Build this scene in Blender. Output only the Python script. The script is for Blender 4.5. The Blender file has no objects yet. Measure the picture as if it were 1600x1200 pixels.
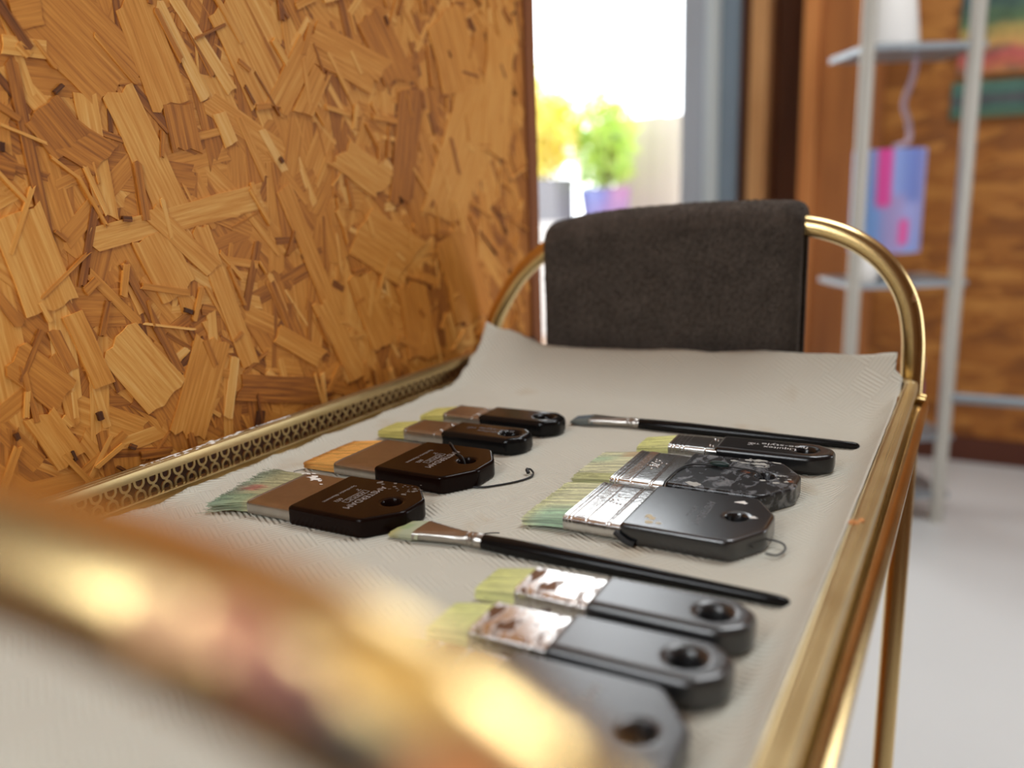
import bpy, bmesh, math, random
from mathutils import Vector, Matrix, noise
S = 0.00075          # one working unit is 0.75 mm
T = 0.70             # height of the tray lining above the floor, metres
FL = -T / S          # floor level in working units
random.seed(7)
sc = bpy.context.scene
COL = sc.collection
R = math.radians

def srgb(r, g, b):
    f = lambda c: (c/255/12.92) if c/255 <= .04045 else ((c/255+.055)/1.055)**2.4
    return (f(r), f(g), f(b), 1)

# ---------------------------------------------------------------- materials
def new_mat(name):
    m = bpy.data.materials.new(name); m.use_nodes = True
    nt = m.node_tree; b = nt.nodes['Principled BSDF']
    return m, nt, b
def mat(name, col, rough=.5, metal=0, spec=.5, bump=None, coat=0, var=None, sheen=0):
    """plain material; bump=(scale, strength, distance), var=(scale, amount)"""
    m, nt, b = new_mat(name)
    b.inputs['Base Color'].default_value = col
    b.inputs['Roughness'].default_value = rough
    b.inputs['Metallic'].default_value = metal
    b.inputs['Specular IOR Level'].default_value = spec
    b.inputs['Coat Weight'].default_value = coat
    if sheen:
        b.inputs['Sheen Weight'].default_value = sheen
    N = nt.nodes; L = nt.links
    tc = N.new('ShaderNodeTexCoord')
    if bump:
        n = N.new('ShaderNodeTexNoise'); n.inputs['Scale'].default_value = bump[0]; n.inputs['Detail'].default_value = 4
        L.new(tc.outputs['Object'], n.inputs['Vector'])
        bp = N.new('ShaderNodeBump'); bp.inputs['Strength'].default_value = bump[1]; bp.inputs['Distance'].default_value = bump[2]
        L.new(n.outputs['Fac'], bp.inputs['Height']); L.new(bp.outputs['Normal'], b.inputs['Normal'])
    if var:
        n = N.new('ShaderNodeTexNoise'); n.inputs['Scale'].default_value = var[0]; n.inputs['Detail'].default_value = 5
        L.new(tc.outputs['Object'], n.inputs['Vector'])
        mx = N.new('ShaderNodeMix'); mx.data_type = 'RGBA'; mx.blend_type = 'MULTIPLY'
        mx.inputs[6].default_value = col
        k = 1-var[1]; mx.inputs[7].default_value = (k, k, k, 1)
        L.new(n.outputs['Fac'], mx.inputs[0]); L.new(mx.outputs[2], b.inputs['Base Color'])
    return m
def attr_mat(name, rough=.5, metal=0, spec=.5, attr='tone', bump=None, metal_attr=None, trans=0, var=None):
    """colour read from a point colour attribute"""
    m, nt, b = new_mat(name); N = nt.nodes; L = nt.links
    a = N.new('ShaderNodeAttribute'); a.attribute_name = attr
    src = a.outputs['Color']
    if var:
        tc0 = N.new('ShaderNodeTexCoord')
        n = N.new('ShaderNodeTexNoise'); n.inputs['Scale'].default_value = var[0]; n.inputs['Detail'].default_value = 4
        L.new(tc0.outputs['Object'], n.inputs['Vector'])
        mr = N.new('ShaderNodeMapRange'); mr.inputs[1].default_value = .3; mr.inputs[2].default_value = .7
        mr.inputs[3].default_value = 1-var[1]; mr.inputs[4].default_value = 1+var[1]*.5
        L.new(n.outputs['Fac'], mr.inputs[0])
        mx = N.new('ShaderNodeMix'); mx.data_type = 'RGBA'; mx.blend_type = 'MULTIPLY'; mx.inputs[0].default_value = 1
        L.new(src, mx.inputs[6]); L.new(mr.outputs[0], mx.inputs[7]); src = mx.outputs[2]
    L.new(src, b.inputs['Base Color'])
    b.inputs['Roughness'].default_value = rough; b.inputs['Metallic'].default_value = metal
    b.inputs['Specular IOR Level'].default_value = spec
    if metal_attr:
        a2 = N.new('ShaderNodeAttribute'); a2.attribute_name = metal_attr
        L.new(a2.outputs['Fac'], b.inputs['Metallic'])
        mr = N.new('ShaderNodeMapRange'); mr.inputs[3].default_value = .55; mr.inputs[4].default_value = rough
        L.new(a2.outputs['Fac'], mr.inputs[0]); L.new(mr.outputs[0], b.inputs['Roughness'])
    if bump:
        tc = N.new('ShaderNodeTexCoord')
        n = N.new('ShaderNodeTexNoise'); n.inputs['Scale'].default_value = bump[0]; n.inputs['Detail'].default_value = 4
        L.new(tc.outputs['Object'], n.inputs['Vector'])
        bp = N.new('ShaderNodeBump'); bp.inputs['Strength'].default_value = bump[1]; bp.inputs['Distance'].default_value = bump[2]
        L.new(n.outputs['Fac'], bp.inputs['Height']); L.new(bp.outputs['Normal'], b.inputs['Normal'])
    if trans:
        tr = N.new('ShaderNodeBsdfTranslucent'); L.new(src, tr.inputs['Color'])
        ms = N.new('ShaderNodeMixShader'); ms.inputs[0].default_value = trans
        out = N['Material Output']
        L.new(b.outputs[0], ms.inputs[1]); L.new(tr.outputs[0], ms.inputs[2]); L.new(ms.outputs[0], out.inputs['Surface'])
    return m

M = {}
def brass(name, col, rough):
    m, nt, b = new_mat(name); N = nt.nodes; L = nt.links
    b.inputs['Metallic'].default_value = 1
    tc = N.new('ShaderNodeTexCoord'); n = N.new('ShaderNodeTexNoise')
    n.inputs['Scale'].default_value = 38; n.inputs['Detail'].default_value = 6
    L.new(tc.outputs['Object'], n.inputs['Vector'])
    cr = N.new('ShaderNodeValToRGB')
    cr.color_ramp.elements[0].position = .35; cr.color_ramp.elements[0].color = (col[0]*.93, col[1]*.91, col[2]*.87, 1)
    cr.color_ramp.elements[1].position = .6; cr.color_ramp.elements[1].color = col
    L.new(n.outputs['Fac'], cr.inputs[0]); L.new(cr.outputs[0], b.inputs['Base Color'])
    mr = N.new('ShaderNodeMapRange'); mr.inputs[1].default_value = .3; mr.inputs[2].default_value = .7
    mr.inputs[3].default_value = rough*.92; mr.inputs[4].default_value = rough*1.12
    L.new(n.outputs['Fac'], mr.inputs[0]); L.new(mr.outputs[0], b.inputs['Roughness'])
    return m
M['brass'] = brass('brass', (.74, .53, .235, 1), .2)
M['brass_sheet'] = brass('brass_sheet', (.54, .41, .21, 1), .36)
M['brass_paint'] = attr_mat('painted_brass', rough=.26, metal=1, metal_attr='bare')
M['rubber'] = mat('rubber', (.02, .02, .02, 1), .7)
M['black_gloss'] = mat('black_gloss', (.006, .0055, .0055, 1), .17, spec=.2, bump=(900, .05, .0002))
M['black_brown'] = mat('black_brown_lacquer', (.008, .003, .002, 1), .17, spec=.1)
M['black_satin'] = mat('black_satin', (.006, .006, .007, 1), .25, spec=.6, bump=(1500, .08, .0002))
M['black_matt'] = mat('black_matt', (.011, .0115, .013, 1), .32, spec=.8, bump=(1200, .1, .0002))
M['black_worn'] = mat('black_worn', (.007, .0075, .009, 1), .23, spec=.9, bump=(1200, .06, .0002), coat=.4)
for k_ in ('black_worn', 'black_matt'):
    b_ = M[k_].node_tree.nodes['Principled BSDF']; b_.inputs['Coat Roughness'].default_value = .3 if k_ == 'black_matt' else .2
M['black_matt'].node_tree.nodes['Principled BSDF'].inputs['Coat Weight'].default_value = .6
M['cord'] = mat('cord', (.008, .008, .008, 1), .55)
M['grey_cord'] = mat('grey_cord', (.05, .05, .05, 1), .6)
M['steel'] = mat('steel', (.74, .73, .71, 1), .19, 1, bump=(420, .25, .0004), var=(260, .35))
M['steel_dull'] = mat('steel_dull', (.5, .47, .43, 1), .3, 1, bump=(300, .12, .0003), var=(180, .3))
M['steel_brown_reflect'] = None
M['white_paint'] = mat('white_paint', srgb(232, 228, 220), .6, bump=(900, .4, .0004))
M['print_grey'] = mat('print_grey', srgb(150, 143, 138), .5)
M['print_white'] = mat('print_white', srgb(205, 202, 198), .5)
M['print_dim'] = mat('print_dim', srgb(95, 95, 97), .5)
M['red_paint'] = mat('red_paint', srgb(196, 70, 62), .6)
M['orange_paint'] = mat('orange_paint', srgb(200, 130, 60), .6)
M['bristle'] = attr_mat('bristle', .45, trans=.15)

# steel with reflections of the board painted in as brown patches
def brown_reflect():
    m, nt, b = new_mat('steel_brown_reflect'); N = nt.nodes; L = nt.links
    b.inputs['Metallic'].default_value = 1; b.inputs['Roughness'].default_value = .2
    tc = N.new('ShaderNodeTexCoord'); mp = N.new('ShaderNodeMapping'); mp.inputs['Scale'].default_value = (1.6, .5, 1)
    n = N.new('ShaderNodeTexNoise'); n.inputs['Scale'].default_value = 150; n.inputs['Detail'].default_value = 5; n.inputs['Distortion'].default_value = .6
    L.new(tc.outputs['Object'], mp.inputs[0]); L.new(mp.outputs[0], n.inputs['Vector'])
    cr = N.new('ShaderNodeValToRGB'); cr.color_ramp.elements[0].position = .54; cr.color_ramp.elements[1].position = .6
    cr.color_ramp.elements[0].color = (.82, .80, .78, 1); cr.color_ramp.elements[1].color = (.16, .075, .035, 1)
    L.new(n.outputs['Fac'], cr.inputs[0]); L.new(cr.outputs[0], b.inputs['Base Color'])
    cr2 = N.new('ShaderNodeMapRange'); cr2.inputs[1].default_value = .5; cr2.inputs[2].default_value = .56; cr2.inputs[3].default_value = .2; cr2.inputs[4].default_value = .5
    L.new(n.outputs['Fac'], cr2.inputs[0]); L.new(cr2.outputs[0], b.inputs['Roughness'])
    return m
M['steel_brown_reflect'] = brown_reflect()

# black lacquer covered in dried grey paint smears
def smeared():
    m, nt, b = new_mat('smeared_lacquer'); N = nt.nodes; L = nt.links
    tc = N.new('ShaderNodeTexCoord'); mp = N.new('ShaderNodeMapping'); mp.inputs['Rotation'].default_value = (0, 0, .5); mp.inputs['Scale'].default_value = (1.2, .8, 1)
    n = N.new('ShaderNodeTexNoise'); n.inputs['Scale'].default_value = 150; n.inputs['Detail'].default_value = 6; n.inputs['Distortion'].default_value = .5; n.inputs['Roughness'].default_value = .6
    L.new(tc.outputs['Object'], mp.inputs[0]); L.new(mp.outputs[0], n.inputs['Vector'])
    cr = N.new('ShaderNodeValToRGB'); e = cr.color_ramp.elements
    e[0].position = .5; e[0].color = (.012, .012, .013, 1); e[1].position = .555; e[1].color = (.1, .104, .112, 1)
    x = e.new(.68); x.color = (.2, .2, .2, 1)
    L.new(n.outputs['Fac'], cr.inputs[0])
    n2 = N.new('ShaderNodeTexNoise'); n2.inputs['Scale'].default_value = 60; n2.inputs['Detail'].default_value = 3
    L.new(tc.outputs['Object'], n2.inputs['Vector'])
    cr2 = N.new('ShaderNodeValToRGB'); cr2.color_ramp.elements[0].position = .7; cr2.color_ramp.elements[1].position = .74
    L.new(n2.outputs['Fac'], cr2.inputs[0])
    mx = N.new('ShaderNodeMix'); mx.data_type = 'RGBA'; mx.inputs[7].default_value = srgb(120, 74, 50)
    L.new(cr2.outputs[0], mx.inputs[0]); L.new(cr.outputs[0], mx.inputs[6]); L.new(mx.outputs[2], b.inputs['Base Color'])
    b.inputs['Roughness'].default_value = .27
    bp = N.new('ShaderNodeBump'); bp.inputs['Strength'].default_value = .3; bp.inputs['Distance'].default_value = .0004
    L.new(n.outputs['Fac'], bp.inputs['Height']); L.new(bp.outputs['Normal'], b.inputs['Normal'])
    return m
M['smeared'] = smeared()

# oriented strand board: per-strand tone and grain direction come from the mesh
def osb_mat():
    m, nt, b = new_mat('strand_board'); N = nt.nodes; L = nt.links
    g = N.new('ShaderNodeAttribute'); g.attribute_name = 'grain'
    t = N.new('ShaderNodeAttribute'); t.attribute_name = 'tint'
    n = N.new('ShaderNodeTexNoise'); n.inputs['Scale'].default_value = 1; n.inputs['Detail'].default_value = 4; n.inputs['Roughness'].default_value = .6
    n.inputs['Distortion'].default_value = .3
    L.new(g.outputs['Vector'], n.inputs['Vector'])
    mr = N.new('ShaderNodeMapRange'); mr.inputs[1].default_value = .25; mr.inputs[2].default_value = .75; mr.inputs[3].default_value = -.22; mr.inputs[4].default_value = .2
    L.new(n.outputs['Fac'], mr.inputs[0])
    ad = N.new('ShaderNodeMath'); ad.operation = 'ADD'
    L.new(t.outputs['Fac'], ad.inputs[0]); L.new(mr.outputs[0], ad.inputs[1])
    cr = N.new('ShaderNodeValToRGB'); e = cr.color_ramp.elements
    e[0].position = 0; e[0].color = srgb(72, 36, 11)
    e[1].position = 1; e[1].color = srgb(240, 194, 122)
    for p, c in ((.2, (138, 78, 26)), (.4, (188, 117, 41)), (.6, (212, 142, 58)), (.8, (228, 168, 86))):
        x = e.new(p); x.color = srgb(*c)
    L.new(ad.outputs[0], cr.inputs[0]); L.new(cr.outputs[0], b.inputs['Base Color'])
    b.inputs['Roughness'].default_value = .55; b.inputs['Specular IOR Level'].default_value = .35
    bp = N.new('ShaderNodeBump'); bp.inputs['Strength'].default_value = .35; bp.inputs['Distance'].default_value = .0005
    L.new(n.outputs['Fac'], bp.inputs['Height']); L.new(bp.outputs['Normal'], b.inputs['Normal'])
    return m
M['osb'] = osb_mat()

# far wall board: same look worked out in nodes only
def osb_far():
    m, nt, b = new_mat('strand_board_far'); N = nt.nodes; L = nt.links
    tc = N.new('ShaderNodeTexCoord')
    def layer(rot, sc_):
        mp = N.new('ShaderNodeMapping'); mp.inputs['Rotation'].default_value = (0, rot, 0); mp.inputs['Scale'].default_value = sc_
        v = N.new('ShaderNodeTexVoronoi'); v.inputs['Scale'].default_value = 1
        L.new(tc.outputs['Object'], mp.inputs[0]); L.new(mp.outputs[0], v.inputs['Vector'])
        s = N.new('ShaderNodeSeparateColor'); L.new(v.outputs['Color'], s.inputs[0]); return s
    a = layer(.5, (9, 1, 26)); c = layer(-.9, (8, 1, 30)); d = layer(1.4, (20, 1, 60))
    m1 = N.new('ShaderNodeMath'); m1.operation = 'GREATER_THAN'; m1.inputs[1].default_value = .5; L.new(a.outputs[1], m1.inputs[0])
    mx = N.new('ShaderNodeMix'); L.new(m1.outputs[0], mx.inputs[0]); L.new(a.outputs[0], mx.inputs[2]); L.new(c.outputs[0], mx.inputs[3])
    mx2 = N.new('ShaderNodeMix'); mx2.inputs[0].default_value = .25; L.new(mx.outputs[0], mx2.inputs[2]); L.new(d.outputs[0], mx2.inputs[3])
    cr = N.new('ShaderNodeValToRGB'); e = cr.color_ramp.elements
    e[0].color = srgb(128, 74, 24); e[1].color = srgb(200, 136, 62); x = e.new(.5); x.color = srgb(168, 102, 36)
    L.new(mx2.outputs[0], cr.inputs[0]); L.new(cr.outputs[0], b.inputs['Base Color']); b.inputs['Roughness'].default_value = .5
    return m
M['osb_far'] = osb_far()

def wood(name, c0, c1, scale=(30, 30, 2)):
    m, nt, b = new_mat(name); N = nt.nodes; L = nt.links
    tc = N.new('ShaderNodeTexCoord'); mp = N.new('ShaderNodeMapping'); mp.inputs['Scale'].default_value = scale
    n = N.new('ShaderNodeTexNoise'); n.inputs['Scale'].default_value = 1; n.inputs['Detail'].default_value = 5; n.inputs['Distortion'].default_value = .5
    L.new(tc.outputs['Object'], mp.inputs[0]); L.new(mp.outputs[0], n.inputs['Vector'])
    cr = N.new('ShaderNodeValToRGB'); cr.color_ramp.elements[0].color = c0; cr.color_ramp.elements[1].color = c1
    cr.color_ramp.elements[0].position = .3; cr.color_ramp.elements[1].position = .7
    L.new(n.outputs['Fac'], cr.inputs[0]); L.new(cr.outputs[0], b.inputs['Base Color']); b.inputs['Roughness'].default_value = .45
    return m
M['wood_edge'] = wood('wood_edge', srgb(120, 66, 30), srgb(158, 96, 50))
M['wood_dark'] = wood('wood_dark', srgb(84, 44, 16), srgb(112, 62, 26))
M['gap_shade'] = wood('gap_shade', srgb(58, 32, 22), srgb(80, 46, 32))  # dark tone for the shade behind the gallery
M['wood_light'] = wood('wood_light', srgb(190, 136, 84), srgb(212, 160, 106))
M['wood_orange'] = wood('wood_orange', srgb(196, 120, 60), srgb(222, 150, 84))
M['wood_mid'] = wood('wood_mid', srgb(150, 88, 40), srgb(196, 124, 62), (14, 14, 1.5))
M['skirting'] = mat('skirting', srgb(92, 44, 24), .5)

# embossed kitchen paper
def paper_mat():
    m, nt, b = new_mat('kitchen_paper'); N = nt.nodes; L = nt.links
    b.inputs['Base Color'].default_value = srgb(222, 217, 208); b.inputs['Roughness'].default_value = .85; b.inputs['Specular IOR Level'].default_value = .2
    tc = N.new('ShaderNodeTexCoord'); mp = N.new('ShaderNodeMapping'); mp.inputs['Rotation'].default_value = (0, 0, .55)
    L.new(tc.outputs['Object'], mp.inputs[0]); sx = N.new('ShaderNodeSeparateXYZ'); L.new(mp.outputs[0], sx.inputs[0])
    def math_(op, a, b_=None):
        n = N.new('ShaderNodeMath'); n.operation = op
        for i, v in enumerate((a, b_)):
            if v is None: continue
            if isinstance(v, (int, float)): n.inputs[i].default_value = v
            else: L.new(v, n.inputs[i])
        return n.outputs[0]
    bx, p = .0175, .0025
    fx = math_('FLOOR', math_('DIVIDE', sx.outputs[0], bx)); fy = math_('FLOOR', math_('DIVIDE', sx.outputs[1], bx))
    chk = math_('ABSOLUTE', math_('MODULO', math_('ADD', fx, fy), 2))
    wx = math_('SINE', math_('MULTIPLY', sx.outputs[0], 2*math.pi/p)); wy = math_('SINE', math_('MULTIPLY', sx.outputs[1], 2*math.pi/p))
    mx = N.new('ShaderNodeMix'); L.new(chk, mx.inputs[0]); L.new(wx, mx.inputs[2]); L.new(wy, mx.inputs[3])
    n = N.new('ShaderNodeTexNoise'); n.inputs['Scale'].default_value = 40; n.inputs['Detail'].default_value = 6; L.new(tc.outputs['Object'], n.inputs['Vector'])
    h = math_('ADD', mx.outputs[0], math_('MULTIPLY', n.outputs['Fac'], 5))
    bp = N.new('ShaderNodeBump'); bp.inputs['Strength'].default_value = .85; bp.inputs['Distance'].default_value = .00035
    L.new(h, bp.inputs['Height']); L.new(bp.outputs['Normal'], b.inputs['Normal'])
    n2 = N.new('ShaderNodeTexNoise'); n2.inputs['Scale'].default_value = 17; n2.inputs['Detail'].default_value = 5; L.new(tc.outputs['Object'], n2.inputs['Vector'])
    cr = N.new('ShaderNodeValToRGB'); cr.color_ramp.elements[0].position = .62; cr.color_ramp.elements[1].position = .8
    cr.color_ramp.elements[0].color = srgb(219, 215, 200); cr.color_ramp.elements[1].color = srgb(200, 182, 154)
    L.new(n2.outputs['Fac'], cr.inputs[0]); L.new(cr.outputs[0], b.inputs['Base Color'])
    tr = N.new('ShaderNodeBsdfTranslucent'); tr.inputs['Color'].default_value = srgb(225, 215, 200)
    ms = N.new('ShaderNodeMixShader'); ms.inputs[0].default_value = .12; out = N['Material Output']
    L.new(b.outputs[0], ms.inputs[1]); L.new(tr.outputs[0], ms.inputs[2]); L.new(ms.outputs[0], out.inputs['Surface'])
    return m
M['paper'] = paper_mat()
M['towel'] = attr_mat('terry', .95, spec=.1, bump=(700, .6, .0008), var=(900, .35))
M['floor'] = mat('floor_paint', srgb(214, 214, 212), .4, bump=(60, .08, .001), var=(3, .06))
M['plaster'] = mat('plaster', srgb(226, 222, 214), .8)
M['side_board'] = mat('side_board', srgb(112, 76, 46), .7, var=(6, .3))
M['alu'] = mat('aluminium', srgb(190, 198, 208), .4, .2)
M['alu_light'] = mat('aluminium_light', srgb(228, 236, 236), .4, .1)
M['alu_dark'] = mat('aluminium_dark', srgb(136, 154, 168), .4, .2)
M['glass'] = None
def glass():
    m, nt, b = new_mat('pane'); N = nt.nodes; L = nt.links
    tr = N.new('ShaderNodeBsdfTransparent'); gl = N.new('ShaderNodeBsdfGlossy'); gl.inputs['Roughness'].default_value = .02
    ms = N.new('ShaderNodeMixShader'); ms.inputs[0].default_value = .04
    L.new(tr.outputs[0], ms.inputs[1]); L.new(gl.outputs[0], ms.inputs[2]); L.new(ms.outputs[0], N['Material Output'].inputs['Surface'])
    return m
M['glass'] = glass()
M['shelf_metal'] = mat('shelf_metal', srgb(138, 146, 152), .4, .35)
M['post_metal'] = mat('post_metal', srgb(196, 192, 182), .4, .15)
M['white_ceramic'] = mat('white_ceramic', srgb(240, 238, 234), .35)
M['lilac'] = mat('lilac_cord', srgb(200, 176, 190), .6)
M['purple'] = mat('purple_glaze', srgb(120, 66, 150), .35, var=(40, .4))
M['pink'] = mat('pink', srgb(236, 190, 214), .5)
M['fence'] = wood('fence_boards', srgb(176, 168, 158), srgb(190, 182, 172), (20, 20, 1))
M['paving'] = mat('paving', srgb(160, 134, 114), .8, var=(4, .2))
M['render'] = mat('rendered_plinth', srgb(196, 194, 192), .8)
M['planter'] = mat('planter', srgb(112, 112, 118), .6)
M['leaf'] = attr_mat('leaf', .5, trans=.55)
M['pot'] = attr_mat('painted_pot', .4)
M['canvas'] = attr_mat('painted_canvas', .6, var=(30, .25))
M['shade'] = attr_mat('painted_shade', .6, trans=.3)

# ---------------------------------------------------------------- mesh helpers (working units)
class MB:
    def __init__(s): s.v = []; s.f = []; s.a = {}; s.flat = set()
    def add(s, vs, fs, flat=False, **at):
        o = len(s.v); s.v += [tuple(p) for p in vs]
        if flat: s.flat.update(range(len(s.f), len(s.f)+len(fs)))
        s.f += [tuple(i+o for i in q) for q in fs]
        for k, val in at.items():
            L = s.a.setdefault(k, []);
            if len(L) < o: L += [(0, 0, 0)]*(o-len(L))
            if isinstance(val, list): L += val
            else: L += [val]*len(vs)
        return o
    def box(s, x0, x1, y0, y1, z0, z1, **at):
        v = [(x, y, z) for z in (z0, z1) for y in (y0, y1) for x in (x0, x1)]
        s.add(v, [(0, 2, 3, 1), (4, 5, 7, 6), (0, 1, 5, 4), (2, 6, 7, 3), (0, 4, 6, 2), (1, 3, 7, 5)], flat=True, **at)
    def loft(s, rings, cap=True, closed_u=False, **at):
        n = len(rings[0]); vs = [p for r in rings for p in r]; fs = []
        m = len(rings)
        for i in range(m if closed_u else m-1):
            j = (i+1) % m
            for k in range(n):
                fs.append((i*n+k, i*n+(k+1) % n, j*n+(k+1) % n, j*n+k))
        if cap and not closed_u:
            fs.append(tuple(range(n-1, -1, -1))); fs.append(tuple((m-1)*n+k for k in range(n)))
        return s.add(vs, fs, **at)
    def tube(s, pts, r, seg=12, cap=True, fn=None, closed=False):
        P = [Vector(p) for p in pts]; n = len(P); rings = []; cols = []
        up = None
        for i in range(n):
            if closed: d = P[(i+1) % n]-P[i-1]
            else: d = P[min(i+1, n-1)]-P[max(i-1, 0)]
            d.normalize()
            if up is None:
                up = Vector((0, 0, 1)) if abs(d.z) < .9 else Vector((0, 1, 0))
            up = (up-d*up.dot(d)).normalized(); w = d.cross(up)
            rr = r(i/(n-1)) if callable(r) else r
            ring = []
            for k in range(seg):
                a = 2*math.pi*k/seg
                ring.append(P[i]+(up*math.cos(a)+w*math.sin(a))*rr)
            rings.append(ring)
        at = {}
        if fn:
            for nm in fn: at[nm] = [fn[nm](p) for rg in rings for p in rg]
        s.loft(rings, cap, closed, **at)
    def build(s, name, m, parent=None, smooth=True, loc=None, world=False):
        """geometry in working units; world=True (no parent) adds the tray height"""
        me = bpy.data.meshes.new(name)
        dz = T if (parent is None and world) else 0
        me.from_pydata([(x*S, y*S, z*S+dz) for x, y, z in s.v], [], s.f)
        me.validate(clean_customdata=False)
        for k, vals in s.a.items():
            vals = vals+[(0, 0, 0)]*(len(s.v)-len(vals))
            if isinstance(vals[0], (int, float)) or k in ('tint', 'bare'):
                at = me.attributes.new(k, 'FLOAT', 'POINT'); at.data.foreach_set('value', [v if not isinstance(v, tuple) else v[0] for v in vals])
            elif k == 'grain':
                at = me.attributes.new(k, 'FLOAT_VECTOR', 'POINT'); at.data.foreach_set('vector', [c for v in vals for c in v])
            else:
                at = me.attributes.new(k, 'FLOAT_COLOR', 'POINT'); at.data.foreach_set('color', [c for v in vals for c in (v[0], v[1], v[2], 1)])
        bm = bmesh.new(); bm.from_mesh(me); bmesh.ops.recalc_face_normals(bm, faces=bm.faces); bm.to_mesh(me); bm.free()
        if smooth and len(me.polygons) == len(s.f):
            me.polygons.foreach_set('use_smooth', [i not in s.flat for i in range(len(s.f))])
            me.set_sharp_from_angle(angle=R(38))
        me.materials.append(m)
        o = bpy.data.objects.new(name, me); COL.objects.link(o)
        if parent: o.parent = parent
        if loc: o.location = loc
        return o

def thing(name, label, cat, loc=(0, 0, 0), rotz=0, group=None):
    o = bpy.data.objects.new(name, None); o.empty_display_size = .02; COL.objects.link(o)
    o.location = (loc[0]*S, loc[1]*S, loc[2]*S+T); o.rotation_euler = (0, 0, rotz)
    tag(o, label, cat, group); return o
def tag(o, label, cat, group=None, kind=None):
    o['label'] = label; o['category'] = cat
    if group: o['group'] = group
    if kind: o['kind'] = kind
    return o
def struct(o, label=None, cat=None):
    o['kind'] = 'structure'
    if label: o['label'] = label
    if cat: o['category'] = cat
    return o
def catmull(P, n=8):
    P = [Vector(p) for p in P]; out = []
    Q = [2*P[0]-P[1]]+P+[2*P[-1]-P[-2]]
    for i in range(1, len(Q)-2):
        a, b, c, d = Q[i-1:i+3]
        for k in range(n):
            t = k/n
            out.append(.5*((2*b)+(c-a)*t+(2*a-5*b+4*c-d)*t*t+(3*b-a-3*c+d)*t**3))
    out.append(P[-1]); return out
def lerp(a, b, t): return a+(b-a)*t
def nz(x, y=0, z=0): return noise.noise(Vector((x, y, z)))
SKY = 6.0; CEIL = []; NEAR_FILL = 1.1; ADDED_WIN = (-490, -130, 200, 900); RWIN = (1500, 2300, -400, 900); RP = 0
ROOF = (-200, 1000, 1200, 2300); RLP = 17
FOCUS = .57; APERTURE = .0068; EXPO = 0.0
# ---------------------------------------------------------------- strand board partition on the left
XW = -518
KW = 518/510
CHIPS = [(350, 188, 503, 216, 508, 196, 352, 172, 0.72), (429, 339, 462, 279, 452, 274, 420, 335, 0.85), (444, 344, 489, 286, 479, 281, 435, 339, 0.85), (358, 343, 411, 300, 366, 263, 319, 307, 0.5), (419, 342, 442, 275, 409, 264, 389, 329, 0.62), (501, 358, 544, 287, 502, 271, 465, 340, 0.7), (395, 282, 431, 201, 403, 192, 371, 271, 0.7), (367, 273, 371, 195, 355, 193, 351, 269, 0.75), (318, 286, 325, 172, 317, 171, 310, 284, 0.3), (358, 202, 340, 149, 335, 151, 353, 203, 0.24), (446, 186, 483, 73, 465, 72, 430, 182, 0.66), (373, 165, 409, 82, 402, 80, 367, 163, 0.28), (463, 67, 568, 42, 563, 18, 459, 46, 0.3), (537, 216, 589, 101, 568, 99, 519, 211, 0.6), (462, 80, 449, 35, 441, 38, 454, 82, 0.9), (474, 269, 484, 246, 471, 242, 462, 265, 0.85), (411, 185, 431, 142, 398, 132, 380, 174, 0.68), (444, 273, 448, 242, 422, 237, 418, 267, 0.4), (739, 307, 711, 196, 671, 199, 698, 305, 0.35), (905, 322, 806, 170, 724, 186, 810, 327, 0.68), (681, 377, 724, 321, 676, 305, 638, 359, 0.4), (318, 206, 334, 145, 299, 136, 286, 195, 0.72), (374, 122, 410, 73, 374, 56, 342, 104, 0.75), (454, 93, 419, 24, 390, 40, 423, 106, 0.6), (306, 74, 279, 105, 296, 121, 325, 90, 0.5), (645, 192, 727, 156, 675, 116, 601, 154, 0.62), (311, 301, 339, 301, 336, 290, 308, 290, 0.75), (587, 350, 683, 330, 652, 296, 561, 319, 0.6), (517, 278, 560, 332, 587, 326, 541, 271, 0.6), (618, 253, 682, 225, 650, 201, 590, 230, 0.7), (725, 116, 741, 31, 687, 36, 674, 117, 0.5), (636, 133, 669, 59, 630, 57, 600, 129, 0.6), (820, 167, 863, 58, 780, 60, 745, 161, 0.55), (576, 116, 622, 36, 593, 33, 550, 111, 0.62), (351, 256, 376, 242, 357, 221, 333, 236, 0.4), (340, 270, 358, 248, 332, 230, 315, 252, 0.35), (318, 324, 336, 331, 338, 310, 319, 304, 0.5), (306, 78, 323, 43, 303, 36, 288, 70, 0.65), (402, 202, 453, 157, 439, 148, 390, 193, 0.66), (483, 32, 479, 18, 471, 21, 475, 35, 0.02), (547, 274, 575, 312, 599, 308, 570, 269, 0.6), (820, 398, 854, 323, 776, 306, 748, 378, 0.6), (937, 382, 912, 248, 847, 248, 871, 375, 0.68), (511, 100, 564, 69, 549, 56, 499, 88, 0.62), (335, 136, 351, 86, 336, 83, 321, 133, 0.62)]
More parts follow.
